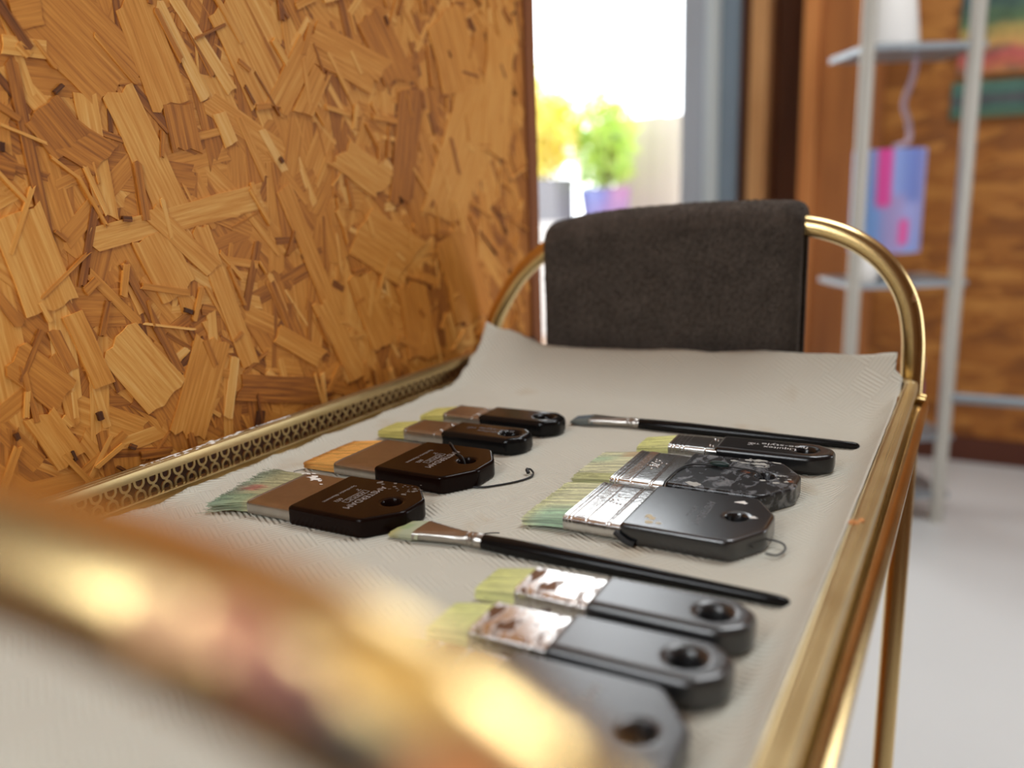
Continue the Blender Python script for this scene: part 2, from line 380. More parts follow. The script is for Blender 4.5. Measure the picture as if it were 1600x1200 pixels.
def strand(mb, quad, h, tone, sid, jag=1.0):
    """one wood strand: quad = 4 (y,z) corners, end-end along the first edge"""
    q = [Vector(p) for p in quad]
    ln = (q[1]-q[0]).length; wd = (q[3]-q[0]).length
    nL = max(3, min(9, int(ln/22))); nE = max(2, min(6, int(wd/5)))
    ev = lambda u, v: (q[0]*(1-u)+q[1]*u)*(1-v)+(q[3]*(1-u)+q[2]*u)*v
    uv = []
    rnd = random.random
    sl0, sl1 = random.uniform(-.25, .25)*min(1, wd/ln*1.2), random.uniform(-.25, .25)*min(1, wd/ln*1.2)
    jl = jag*min(.06, 5/ln)
    for i in range(nL): uv.append((i/nL, random.uniform(-.02, .05)*jag if i else 0))
    for i in range(nE): uv.append((1+sl1*(i/nE-.5)+random.uniform(-jl, jl), i/nE))
    for i in range(nL): uv.append((1-i/nL, 1-random.uniform(-.02, .05)*jag if i else 1))
    for i in range(nE): uv.append((sl0*(i/nE-.5)+random.uniform(-jl, jl), 1-i/nE))
    n = len(uv); t1, t2 = random.uniform(-.3, .3), random.uniform(-.25, .25)
    top = []; bot = []; gr = []
    for u, v in uv:
        p = ev(u, v); hh = h+t1*(u-.5)+t2*(v-.5)
        top.append((XW+hh, p.x, p.y)); bot.append((XW-.5, p.x, p.y)); gr.append((u*ln*.018+sid*3.7, v*wd*.42, sid*1.3))
    c = ev(.5, .5); top.append((XW+h, c.x, c.y)); gr.append((.5*ln*.018+sid*3.7, .5*wd*.42, sid*1.3))
    fs = [(i, (i+1) % n, n) for i in range(n)]
    fs += [(i, n+1+i, n+1+(i+1) % n, (i+1) % n) for i in range(n)]
    mb.add(top+bot, fs, flat=True, grain=gr+gr[:n], tint=[tone]*(n+1)+[max(0, tone-.2)]*n)
def rand_strand(mb, y0, y1, z0, z1, L, W, h, sid, tones):
    y, z = random.uniform(y0, y1), random.uniform(z0, z1)
    ln, wd = random.uniform(*L), random.uniform(*W)
    a = random.gauss(R(112), R(26)) if random.random() < .62 else random.uniform(0, math.pi)
    d = Vector((math.cos(a), math.sin(a))); n = Vector((-d.y, d.x)); c = Vector((y, z))
    q = [c-d*ln/2-n*wd/2, c+d*ln/2-n*wd/2, c+d*ln/2+n*wd/2, c-d*ln/2+n*wd/2]
    if max(p.x for p in q) > 978 or min(p.x for p in q) < 130: return
    if min(p.y for p in q) < z0-60: return
    strand(mb, q, h, random.choice(tones)+random.uniform(-.08, .08), sid)
wall = MB()
wall.add([(x, y, z) for z in (FL, 2400) for y in (130, 978) for x in (XW-46, XW)],
         [(0, 2, 3, 1), (4, 5, 7, 6), (0, 1, 5, 4), (2, 6, 7, 3), (0, 4, 6, 2), (1, 3, 7, 5)], flat=True, grain=(0, 0, 0), tint=.35)
sid = 0
TON = [.32, .4, .46, .5, .54, .58, .62, .66, .7]
def field(y0, y1, z0, z1, nbig, nmid, nsl):
    global sid
    N = nbig+nmid+nsl; i = 0
    for k in range(nbig):
        sid += 1; i += 1; rand_strand(wall, y0, y1, z0, z1, (90, 190), (22, 62), .1+1.6*i/N, sid, TON)
    for k in range(nmid):
        sid += 1; i += 1; rand_strand(wall, y0, y1, z0, z1, (40, 110), (9, 30), .1+1.6*i/N, sid, TON)
    for k in range(nsl):
        sid += 1; i += 1
        rand_strand(wall, y0, y1, z0, z1, (14, 60), (2, 9), .1+1.6*i/N, sid, [.22, .36, .5, .62, .72, .8])
field(140, 985, 480, 1250, 370, 370, 300)
field(140, 985, -300, -20, 150, 130, 60)
field(140, 985, -60, 520, 640, 560, 560)
base = 1.8
for k, c in enumerate(CHIPS):
    sid += 1
    strand(wall, [(c[i]*KW, 200+(c[i+1]-200)*KW) for i in (0, 2, 4, 6)], base+.02*k, c[8], sid, .8)
# loose slivers that lie over the large strands
for k in range(230):
    sid += 1
    rand_strand(wall, 250, 960, -40, 480, (8, 46), (1.5, 6.5), base+.9+.0006*k, sid, [.26, .36, .46, .54, .64, .72, .78])
for k in range(26):
    sid += 1
    rand_strand(wall, 250, 960, -40, 480, (4, 9), (2, 4), base+1.5+.001*k, sid, [.0, .04])
bt_ = MB(); bt_.box(XW, XW+7, 130, 978, -90, 13)  # added dark strip, paints the shaded gap seen through the gallery holes
struct(bt_.build('shade_strip', M['gap_shade'], world=True), 'dark strip standing in for shade behind the gallery holes', 'trim')
struct(wall.build('wall_left', M['osb'], world=True), 'orange brown strand board partition behind the cart', 'wall')
e = MB(); e.box(XW-46, XW+3.5, 978.5, 1003, FL, 2400)
struct(e.build('trim_1', M['wood_edge'], world=True), 'reddish brown end strip of the strand board partition', 'trim')
# ---------------------------------------------------------------- brass trolley
cart = thing('trolley', 'brass tubular trolley with a perforated gallery, standing along the strand board wall', 'trolley', (-268, 445, FL))
CX, CY = -268, 445
def C(p): return (p[0]-CX, p[1]-CY, p[2]-FL)     # scene point -> trolley's own frame
def far_pt(x, z, y=848, y0=830): k = y/y0; return (x*k, y, 200+(z-200)*k)
arch = [(-497, FL+12), (-497, -300), (-497, -60), (-496, 0), (-492, 38), (-486, 60), (-471, 86), (-455, 108), (-436, 126), (-413, 142.5), (-392, 151), (-350, 157.5),
        (-305, 161), (-255, 163.5), (-208, 164.5), (-170, 164.6), (-145, 163), (-122, 158), (-98.5, 148), (-78, 133), (-62, 113), (-51.5, 90), (-46.5, 64), (-45, 38), (-45, 0), (-45, -60), (-45, -300), (-45, FL+12)]
arch3 = [(x, 848, z) if i in (0, 1, 2, len(arch)-1, len(arch)-2, len(arch)-3) else far_pt(x, z) for i, (x, z) in enumerate(arch)]
arch3[0] = (arch3[3][0], 848, FL+12); arch3[1] = (arch3[3][0], 848, -300); arch3[2] = (arch3[3][0], 848, -60)
for i in (-1, -2, -3): arch3[i] = (arch3[-4][0], 848, arch[i][1])
pal = {'b': (.76, .55, .25), 'red': srgb(184, 104, 70)[:3], 'org': srgb(222, 140, 76)[:3], 'pnk': srgb(214, 160, 110)[:3], 'dk': srgb(60, 20, 12)[:3], 'blk': (.02, .015, .012), 'mar': srgb(112, 34, 22)[:3], 'glint': srgb(214, 160, 62)[:3]}
def spots(p, L):
    for (c, r, k, ns) in L:
        d = (Vector(p)-Vector(c)); d = Vector((d.x/r[0], d.y/r[1], d.z/r[2])).length
        if d+ns*nz(p[0]*.16, p[1]*.3+3, p[2]*.3)+.35*ns*nz(p[0]*.6, p[1]*.9, p[2]*.9) < 1: return k
    return 'b'
def painted_tube(pts, r, L, n=8, seg=28):
    m = MB(); P = catmull(pts, n)
    m.tube([C(p) for p in P], r, seg, fn=dict(tone=lambda p: pal[spots((p.x+CX, p.y+CY, p.z+FL), L)], bare=lambda p: (1.0 if spots((p.x+CX, p.y+CY, p.z+FL), L) == 'b' else 0.0,)))
    return m
FAR_SPOTS = [((-47, 838, 97), (5, 4, 2.6), 'red', .5), ((-42, 838, 93), (3, 4, 2), 'org', .5)]
painted_tube(arch3, 10, FAR_SPOTS).build('end_frame', M['brass_paint'], cart)
# near end frame: the bar that crosses the foreground
a = [(-495, 62, FL+12), (-495, 62, -300), (-495, 62, -60), (-495, 62, 0), (-494, 62, 50), (-484, 61.5, 90), (-462, 61, 122), (-430, 60.6, 143), (-390, 60.6, 152), (-300, 60.6, 153.6), (-240, 60.6, 153.6), (-180, 60.6, 153.6), (-150, 60.6, 153.6), (-125, 60.6, 153.6)]
cxx, rx, rz, zt = -110.2, 82.5, 20.1, 153.6
for d in (90, 75, 60, 48, 36, 26, 16): a.append((cxx+rx*math.cos(R(d)), 60.6, zt-rz+rz*math.sin(R(d))))
a += [(-28.5, 60.6, 128), (-28.2, 60.6, 110), (-30, 61, 60), (-38, 62, 0), (-43, 62, -60), (-44, 62, -300), (-44, 62, FL+12)]
NEAR_SPOTS = [((-64, 53.8, 157.0), (7, 3.2, 3), 'red', .6), ((-72, 52.4, 155.6), (9, 3.4, 3.4), 'pnk', .7), ((-56, 52.2, 154.2), (6.5, 3, 3.2), 'mar', .5), ((-48.5, 51.8, 150.6), (6, 3, 3.4), 'blk', .5), ((-45, 57, 155.6), (9, 3.6, 3), 'glint', .5), ((-36, 53, 148), (7, 4, 4), 'org', .6)]  # the gold spot is a highlight on bare brass, painted as colour
nf = []
P = catmull(a, 10)
mm = MB()
mm.tube([C(p) for p in P], 10, 40, fn=dict(tone=lambda p: pal[spots((p.x+CX, p.y+CY, p.z+FL), NEAR_SPOTS)], bare=lambda p: (1.0 if spots((p.x+CX, p.y+CY, p.z+FL), NEAR_SPOTS) == 'b' else 0.0,)))
o = mm.build('end_frame', M['brass_paint'], cart); o['label'] = 'brass end bar smeared with red, orange and dark paint'
for x, y in ((-497*848/830, 848), (-45*848/830, 848), (-495, 62), (-44, 62)):
    m = MB(); m.tube([C((x, y, FL+14)), C((x, y, FL+2)), C((x, y, FL))], lambda t: 13 if t < .7 else 11, 20); m.build('foot', M['rubber'], cart)
# side rails under the tray
for x in (-501, -37.5):
    m = MB(); m.tube([C((x, y, -6)) for y in (62, 200, 400, 600, 760, 846)], 8, 20)
    o = m.build('side_rail', M['brass'], cart)
    b = MB()
    for yy in (838, 824):
        b.tube([C((x-5, yy, 4)), C((x, yy, 5)), C((x+5, yy, 4))], 3, 10)
    b.build('bolt', M['brass'], o)
# tray floor
x0, x1, y0, y1 = -494, -45, 76, 817.5
m = MB(); m.box(*[v for p in ((x0, x1), ) for v in (p[0]-CX, p[1]-CX)], y0-CY, y1-CY, -5-FL, -1.2-FL); m.build('tray', M['brass_sheet'], cart)
# gallery: rim and base strip follow a rounded rectangle
def rrect(d, z, rad=13, n=6):
    """offset rounded rectangle; d<0 outward"""
    out = []
    xa, xb, ya, yb = x0+d, x1-d, y0+d, y1-d; r = max(1.0, rad-d)
    for cx, cy, s in ((xb-r, yb-r, 0), (xa+r, yb-r, 90), (xa+r, ya+r, 180), (xb-r, ya+r, 270)):
        for i in range(n+1):
            t = R(s+90*i/n); out.append(C((cx+r*math.cos(t), cy+r*math.sin(t), z)))
    return out
def band(prof):
    m = MB(); rings = [rrect(d, z) for d, z in prof]; n = len(rings[0]); k = len(rings)
    m.loft(rings, cap=False, closed_u=True); return m
rim = band([(4, 18), (4, 23.6), (3.5, 24.6), (2.4, 24.9), (1.5, 24.2), (.7, 24.2), (.3, 25), (-2.2, 25), (-2.6, 24.1), (-3.6, 24.1), (-4, 24.8), (-6.4, 24.5), (-7, 23.4), (-7, 18), (-2.5, 17.6), (2.5, 17.6)])
rim_o = rim.build('gallery_rim', M['brass_sheet'], cart)
band([(3, -1.2), (3, 2.2), (2, 2.8), (-2, 2.8), (-3, 2.2), (-3, -1.2)]).build('gallery_base', M['brass_sheet'], cart)
def ribbon(m, pts, w, t, fr):
    """flat strip along (s,z) points; fr maps (s, z, depth) to 3-D"""
    V = []
    n = len(pts)
    for i in range(n):
        a_, b_ = Vector(pts[max(0, i-1)]), Vector(pts[min(n-1, i+1)]); d = (b_-a_).normalized(); nn = Vector((-d.y, d.x))*w/2
        p = Vector(pts[i])
        for q, e in ((p+nn, -t), (p+nn, t), (p-nn, t), (p-nn, -t)): V.append(fr(q.x, q.y, e))
    F = []
    for i in range(n-1):
        for k in range(4): F.append((i*4+k, i*4+(k+1) % 4, i*4+4+(k+1) % 4, i*4+4+k))
    m.add(V, F, flat=False)
def panel(s0, s1, fr):
    m = MB(); pitch = 10.9; n = int((s1-s0)/pitch); off = (s1-s0-n*pitch)/2+pitch/2
    for i in range(n):
        s = s0+off+i*pitch
        lo = [(s-3.6, 2), (s-3.6, 5.2)]+[(s+3.6*math.cos(R(q)), 5.4+3.8*math.sin(R(q))) for q in (160, 130, 100, 80, 50, 20)]+[(s+3.6, 5.2), (s+3.6, 2)]
        hi = [(u, 20.6-z) for u, z in lo]
        ribbon(m, lo, 1.9, .6, fr); ribbon(m, hi, 1.9, .6, fr)
        ribbon(m, [(s, 8.6), (s, 12)], 2.2, .7, fr)
    return m
for xx in (x0, x1):
    panel(y0+14, y1-14, lambda s, z, e, xx=xx: C((xx+e, s, z))).build('gallery_panel', M['brass_sheet'], cart)
for yy in (y0, y1):
    panel(x0+14, x1-14, lambda s, z, e, yy=yy: C((s, yy+e, z))).build('gallery_panel', M['brass_sheet'], cart)
# dried white paint along the gallery rim by the wall, and a small orange dab on the open side
m = MB()
for k in range(120):
    t = random.random(); y = 352+t*150; x = x0-2.5+random.gauss(0, 1.3); r = random.uniform(.5, 1.7)*(1-.5*abs(t-.5))
    ring = lambda q, zz: [C((x+q*r*math.cos(j*1.05+k)*random.uniform(.7, 1.2), y+q*2.1*r*math.sin(j*1.05+k)*random.uniform(.7, 1.2), 24.4+zz)) for j in range(6)]
    m.loft([ring(1, -.5), ring(1, .3), ring(.5, r*.6)])
o = m.build('dried_paint', M['white_paint'], rim_o); o['label'] = 'crust of dried white paint on the rim'
m = MB()
for k in range(5):
    y = 452+random.gauss(0, 4); x = x1-1+random.gauss(0, 1.5); r = random.uniform(1, 2)
    ring = lambda q, zz: [C((x+q*r*math.cos(j*1.05), y+q*2*r*math.sin(j*1.05), 24.8+zz)) for j in range(6)]
    m.loft([ring(1, -.5), ring(.9, .3), ring(.4, .5)])
m.build('dried_paint', M['orange_paint'], rim_o)['label'] = 'orange dab of dried paint on the rim'

# ---------------------------------------------------------------- kitchen paper lining the tray
def interp(tab, x):
    if x <= tab[0][0]: return tab[0][1]
    for (xa, va), (xb, vb) in zip(tab, tab[1:]):
        if x <= xb: t = (x-xa)/(xb-xa); t = t*t*(3-2*t); return va+(vb-va)*t
    return tab[-1][1]
HT = [(-480, 56), (-462, 53), (-405, 37.5), (-337, 37.5), (-233, 42.6), (-141, 45.8), (-95, 47), (-57, 51.5)]
def paper_z(x, y):
    z = .25+.5*max(0, nz(x*.012, y*.012))+.3*nz(x*.04, y*.04, 3)**2
    t = max(0, (y-712)/93); e = interp(HT, x)
    z += (e*t*t*(1.15-.15*t) if t < 1 else e+(t-1)*40)*.98
    far = min(1, max(0, (y-740)/50))
    k = max(0, (x+74)/25)*(1-far); z += 23.5*min(k, 1.15)**1.8
    l = max(0, (-x-466)/14); z += 2.6*l**2*(1+.6*nz(y*.02, 5))
    return z
sheet = MB(); NX, NY = 130, 200
for j in range(NY+1):
    y = lerp(93, 806, j/NY)
    xl = -479.5+3.4*nz(y*.03, 9)+2*nz(y*.11, 4)-4*max(0, (y-560)/250)
    xr = -49.6+.6*nz(y*.05, 2)
    if y > 786: xr = lerp(-50, -56.5, min(1, (y-786)/6))
    for i in range(NX+1):
        x = lerp(xl, xr, i/NX)
        yy = y+(0 if j < NY else 2.5*nz(x*.02, 7)+1.2*nz(x*.1, 1))
        sheet.v.append((x-CX, yy-CY, paper_z(x, yy)))
for j in range(NY):
    for i in range(NX):
        a_ = j*(NX+1)+i; sheet.f.append((a_, a_+1, a_+NX+2, a_+NX+1))
paper = sheet.build('kitchen_paper', M['paper']); paper.location = (CX*S, CY*S, T)
md = paper.modifiers.new('thickness', 'SOLIDIFY'); md.thickness = .0003; md.offset = -1
tag(paper, 'embossed white kitchen paper lining the tray of the brass trolley', 'kitchen paper')
# stains and stray hairs on the paper
def blob(m, x, y, r, n=11, rag=.5, st=1):
    P = []
    for k in range(n):
        q = r*(1+random.uniform(-rag, rag)); t = 2*math.pi*k/n
        xx, yy = x+q*math.cos(t)*st, y+q*math.sin(t); P.append((xx-CX, yy-CY, paper_z(xx, yy)+.14))
    m.add(P+[(x-CX, y-CY, paper_z(x, y)+.16)], [(k, (k+1) % n, n) for k in range(n)])
OCH = mat('ochre_stain', srgb(196, 164, 118), .7)
for x, y, r, n, st, mm_, lb in ((-281, 554, 3.2, 14, 1, M['red_paint'], 'red paint spot'), (-276, 560, 1.2, 9, 1, M['red_paint'], 'red paint spot'), (-268, 557, 1.0, 9, 1, M['red_paint'], 'red paint spot'), (-245, 690, 1.5, 9, 1, M['red_paint'], 'red paint spot'), (-352, 335, 2.2, 9, 2, OCH, 'ochre paint stain'), (-120, 366, 2.5, 11, 1.6, OCH, 'ochre paint stain')):
    m = MB(); blob(m, x, y, r, n, .6, st); m.build('paint_spot', mm_, paper)['label'] = lb
for (xa, ya, xb, yb) in ((-441, 442, -437, 450), (-446, 470, -436, 462), (-442, 490, -447, 498), (-249, 399, -240, 405)):
    m = MB(); m.tube([(lerp(xa, xb, t)-CX, lerp(ya, yb, t)+1.2*math.sin(t*3)-CY, paper_z(xa, ya)+.7) for t in (0, .25, .5, .75, 1)], .32, 5)
    m.build('stray_bristle', M['cord'], paper)

# ---------------------------------------------------------------- towel over the far bar
def bar_z(x):
    pts = [(p[0], p[2]) for p in arch3[6:22]]
    for (xa, za), (xb, zb) in zip(pts, pts[1:]):
        if xa <= x <= xb: return za+(zb-za)*(x-xa)/(xb-xa)
    return pts[0][1]
TX0, TX1 = -421, -147
tw = MB(); nx = 110
prof = []
rings = []
for i in range(nx+1):
    x = lerp(TX0, TX1, i/nx); zb = lerp(bar_z(max(x, -418)), 0, 0)
    zb = sum(bar_z(max(-420, min(-146, x+d))) for d in (-24, -12, 0, 12, 24))/5
    edge = min(i, nx-i)/nx*(TX1-TX0); s = min(1, .55+.45*math.sqrt(min(1, edge/9)))
    to, ti = 10.5+13*s, 11.0
    front_b, back_b = 6+3*nz(x*.02, 3), -60
    pts = []
    for k in range(40): pts.append((-to-1.2*nz(x*.02, k*.12, 4)*1.5, lerp(front_b, zb, k/40)))
    for k in range(15): t = math.pi*k/14; pts.append((-to*math.cos(t), zb+to*math.sin(t)))
    for k in range(1, 20): pts.append((to, lerp(zb, back_b, k/20)))
    pts.append((ti, back_b))
    for k in range(1, 16): pts.append((ti, lerp(back_b, zb, k/16)))
    for k in range(9): t = math.pi*(1-k/8); pts.append((-ti*math.cos(t), zb+ti*math.sin(t)))
    for k in range(1, 16): pts.append((-ti, lerp(zb, front_b, k/15)))
    rings.append([(x-(-284), 848+yy-848, z) for yy, z in pts])
    NP = len(pts)
def tone_t(p): 
    k = .95+.18*nz(p[0]*.04, p[2]*.04)+.4*nz(p[0]*.35, p[2]*.35, 2); k = max(.4, k)
    hem = .8 if (p[0] > TX1+284-16 and p[0] < TX1+284-2) else 1
    return (.105*k*hem, .086*k*hem, .072*k*hem)
tw.loft(rings, cap=True, tone=[tone_t(p) for r_ in rings for p in r_])
# terry loops standing off the cloth
for k in range(26000):
    i = random.randrange(nx); j = random.choice((random.randrange(0, 40), random.randrange(0, 54)))
    if i > nx-7 and random.random() < .75: continue
    u, v = random.random(), random.random()
    p = Vector(rings[i][j]).lerp(Vector(rings[i+1][j]), u).lerp(Vector(rings[i][j+1]).lerp(Vector(rings[i+1][j+1]), u), v)
    nrm = (Vector(rings[i+1][j])-Vector(rings[i][j])).cross(Vector(rings[i][j+1])-Vector(rings[i][j]))
    if nrm.length < 1e-6: continue
    nrm.normalize()
    if j < 40: nrm = Vector((0, -1, 0))
    elif nrm.z < 0: nrm = -nrm
    d = (nrm*1.0+Vector((random.gauss(0, .6), random.gauss(0, .6), random.gauss(0, .6)))).normalized()*random.uniform(1.2, 2.6)
    w = Vector((random.gauss(0, 1), random.gauss(0, 1), random.gauss(0, 1))).normalized()*.55
    c = tone_t(p); q = random.uniform(.7, 1.7); c = (c[0]*q, c[1]*q, c[2]*q)
    w2 = d.cross(w).normalized()*.5
    tw.add([p-w, p+w, p+w2, p+d], [(0, 1, 3), (1, 2, 3), (2, 0, 3)], tone=c)
towel = tw.build('towel', M['towel']); towel.location = (-284*S, 848*S, T)
tag(towel, 'charcoal brown terry towel draped over the far end bar of the brass trolley', 'towel')
# ---------------------------------------------------------------- brushes
def sup(hw, ht, cz, n=28, p=5.0):
    """superellipse ring in the (y, z) plane"""
    out = []
    for k in range(n):
        t = 2*math.pi*k/n; c, s = math.cos(t), math.sin(t)
        out.append((hw*math.copysign(abs(c)**(2/p), c), cz+ht*math.copysign(abs(s)**(2/p), s)))
    return out
def rounded(poly, rad, n=6):
    out = []
    N = len(poly)
    for i in range(N):
        p, a, b = Vector(poly[i]), Vector(poly[i-1]), Vector(poly[(i+1) % N])
        u = (a-p); v = (b-p); r = min(rad[i], u.length*.45, v.length*.45)
        p0 = p+u.normalized()*r; p1 = p+v.normalized()*r
        for k in range(n+1):
            t = k/n; out.append(p0*(1-t)**2+p*2*t*(1-t)+p1*t*t)
    return out
def handle_mesh(poly, rad, hole, hr, z0, z1, bev, dish=2.2, seg=6):
    P0 = [Vector(p) for p in poly]; n0 = len(P0); c = Vector(hole)
    cnt = [max(1, int((P0[(i+1) % n0]-P0[i]).length/5)) for i in range(n0)]
    def ring(b):
        """the outline moved inwards by b, always with the same number of points"""
        Q = []
        for i in range(n0):
            d0 = (P0[i]-P0[i-1]).normalized(); d1 = (P0[(i+1) % n0]-P0[i]).normalized()
            n1 = Vector((-d0.y, d0.x)); n2 = Vector((-d1.y, d1.x)); Q.append(P0[i]+(n1+n2)*(b/(1+n1.dot(n2))))
        cs = rounded(Q, [max(.4, r-b*.8) for r in rad]); out = []
        for i in range(n0):
            out += cs[i*7:i*7+7]; p, q = cs[i*7+6], cs[((i+1) % n0)*7]
            out += [p.lerp(q, k/cnt[i]) for k in range(1, cnt[i])]
        return out
    pts = ring(0)
    def outer(b, z): return [(p.x, p.y, z) for p in ring(b)]
    def inner(r, z):
        return [(c.x+r*math.cos(math.atan2(p.y-c.y, p.x-c.x)), c.y+r*math.sin(math.atan2(p.y-c.y, p.x-c.x)), z) for p in pts]
    rings = []
    for k in range(seg+1):
        t = math.pi/2*k/seg; rings.append(outer(bev*(1-math.sin(t+0)) if 0 else bev*(1-math.sin(t)), z0+bev*(1-math.cos(t))))
    for k in range(seg+1):
        t = math.pi/2*k/seg; rings.append(outer(bev*(1-math.cos(t)), z1-bev*(1-math.sin(t))))
    rings += [outer(bev+.5, z1), inner(hr+dish+1.6, z1), inner(hr+dish+1.0, z1), inner(hr+dish*.55, z1-dish*.35), inner(hr, z1-dish*1.2), inner(hr, z0+dish), inner(hr+dish, z0)]
    m = MB(); m.loft(rings, cap=False, closed_u=True); return m
FONT = None
def lettering(lines, m, parent, z, name='lettering'):
    """lines: (text, x, y, size, rotation, width factor) -> one flat mesh just above the face"""
    V = []; F = []
    for tx, x, y, size, rot, wf in lines:
        cu = bpy.data.curves.new('t', 'FONT'); cu.body = tx; cu.size = size; cu.align_x = 'CENTER'; cu.align_y = 'CENTER'; cu.resolution_u = 3
        o = bpy.data.objects.new('t', cu); COL.objects.link(o)
        bpy.context.view_layer.update()
        me = bpy.data.meshes.new_from_object(o.evaluated_get(bpy.context.evaluated_depsgraph_get()))
        k = len(V); c, s = math.cos(rot), math.sin(rot)
        for v in me.vertices:
            u, w = v.co.x*wf, v.co.y; V.append((x+u*c-w*s, y+u*s+w*c, z))
        F += [tuple(i+k for i in p.vertices) for p in me.polygons]
        bpy.data.objects.remove(o); bpy.data.curves.remove(cu); bpy.data.meshes.remove(me)
    q = MB(); q.add(V, F, flat=True); return q.build(name, m, parent)
def frame_lines(mb, x, y, w, h, rot, z, t=.45):
    c, s = math.cos(rot), math.sin(rot)
    f = lambda u, v: (x+u*c-v*s, y+u*s+v*c, z)
    for u0, u1, v0, v1 in ((-w, w, h-t, h), (-w, w, -h, -h+t), (-w, -w+t, -h, h), (w-t, w, -h, h)):
        mb.add([f(u0, v0), f(u1, v0), f(u1, v1), f(u0, v1)], [(0, 1, 2, 3)], flat=True)

def bristles(x_tip, x_fer, w_tip, w_fer, h_tip, h_fer, cz, colour, strands, fan=1.0, wild=1.0, sw=.42, slope=0):
    """tuft from the ferrule mouth to the tip: a core plus separate hairs"""
    m = MB(); rings = []; cols = []
    ns = 10
    for i in range(ns+1):
        t = i/ns; x = lerp(x_fer+4, x_tip+1.2, t)
        hw = lerp(w_fer, w_tip, t)*(1-.05*max(0, t-.85)/.15); ht = lerp(h_fer, h_tip, t**1.2)
        if i == ns: ht *= .75
        czz = lerp(cz, max(ht*.9+.4, cz*.62), t)
        for y, z in sup(hw*.985, ht*.94, czz, 36, 4):
            dx = slope*(y/w_tip)*t
            rings.append((x+dx+(random.uniform(-.5, .5) if i == ns else 0), y, z))
            cols.append(colour(t, y/hw, random.random()*.6+.2))
    n = 36; fs = []
    for i in range(ns):
        for k in range(n): fs.append((i*n+k, i*n+(k+1) % n, (i+1)*n+(k+1) % n, (i+1)*n+k))
    fs.append(tuple(ns*n+k for k in range(n)))
    m.add(rings, fs, tone=cols)
    for s in range(strands):
        v = random.uniform(-1, 1)
        lay = random.random()
        f = 1 if lay < .55 else (-1 if lay < .62 else random.uniform(-1, 1))
        if lay > .9: v = math.copysign(1, random.random()-.7)
        lv = random.random()
        L = random.choice((1, 1, 1, .97, .92))+random.gauss(0, .025)*wild
        dv = random.gauss(0, .025)*wild; P = []; cc = []
        for i in range(5):
            t = L*i/4
            hw = lerp(w_fer, w_tip, min(t, 1)); ht = lerp(h_fer, h_tip, min(t, 1)**1.2)
            czz = lerp(cz, max(ht*.9+.4, cz*.62), min(t, 1))
            edge = (1-abs(v)**8*.25)
            y = (v+dv*t*t*2)*hw; z = czz+f*ht*edge*.97+random.gauss(0, .18)*wild*t
            z = max(.35, z)
            q_ = (1+.5*nz(v*9, f*2, x_tip))*(.62+.76*lv) if strands > 500 else 1
            P.append((lerp(x_fer, x_tip, t)+slope*v*t, y, z)); cc.append(tuple(k_*q_ for k_ in colour(min(t, 1), v, .5)))
        V = []; C_ = []
        for i, p in enumerate(P):
            w = sw*(1-.55*i/4)
            V += [(p[0], p[1]-w, p[2]-.1), (p[0], p[1]+w, p[2]-.1), (p[0], p[1], p[2]+w*.9)]; C_ += [cc[i]]*3
        F = []
        for i in range(4):
            for k in range(3): F.append((i*3+k, i*3+(k+1) % 3, i*3+3+(k+1) % 3, i*3+3+k))
        m.add(V, F, tone=C_)
    return m
def col_mix(a, b, t): return tuple(lerp(x, y, max(0, min(1, t))) for x, y in zip(a, b))
def C3(*a): return srgb(*a)[:3]

def ferrule(x0, x1, hw0, hw1, ht, cz, grooves=(), m=M['steel'], parent=None, knurl=None, nails=(), p=9.0, emb=None):
    mb = MB(); xs = []
    rings = []; st = [(x0, .25), (x0+.9, .25), (x0+1.1, 0), (x1, 0)]
    for g, w, dep in grooves: st += [(g-w-.2, 0), (g-w, 0), (g-w*.3, -dep), (g+w*.3, -dep), (g+w, 0), (g+w+.2, 0)]
    for x, d in sorted(st):
        t = (x-x0)/(x1-x0); hw = lerp(hw0, hw1, t); h = ht
        rings.append([(x, y, z) for y, z in sup(hw+d, h+d, cz, 40, p)])
    rings = [[(x0+.2, y*.95, cz+(z-cz)*.8) for _, y, z in rings[0]]]+rings
    mb.loft(rings)
    if knurl:                                # pressed row of short bars across the top
        kx0, kx1, cnt = knurl
        for k in range(cnt):
            y = lerp(-hw0*.9, hw0*.9, k/(cnt-1)); w = hw0*.36/cnt; zt = cz+ht
            mb.add([(kx0, y-w, zt-.3), (kx1, y-w, zt-.3), (kx1, y+w, zt-.3), (kx0, y+w, zt-.3), (kx0+.4, y, zt+.22), (kx1-.4, y, zt+.22)],
                   [(0, 1, 5, 4), (2, 3, 4, 5), (0, 4, 3), (1, 2, 5)])
    if emb:                                  # small stamped marks
        for ex, ey, r in emb:
            ring = lambda q, zz: [(ex+q*r*math.cos(j*math.pi/4), ey+q*r*math.sin(j*math.pi/4), cz+ht+zz) for j in range(8)]
            mb.loft([ring(1, -.2), ring(.8, .3), ring(.3, .45)])
    o = mb.build('ferrule', m, parent)
    for nx_, ny_, r in nails:
        q = MB(); ring = lambda s, zz: [(nx_+s*r*math.cos(j*math.pi/5), ny_+s*r*math.sin(j*math.pi/5), cz+ht+zz) for j in range(10)]
        q.loft([ring(1, -.3), ring(1, .15), ring(.75, .7), ring(.25, .95)]); q.build('nail', M['steel'], o)
    return o

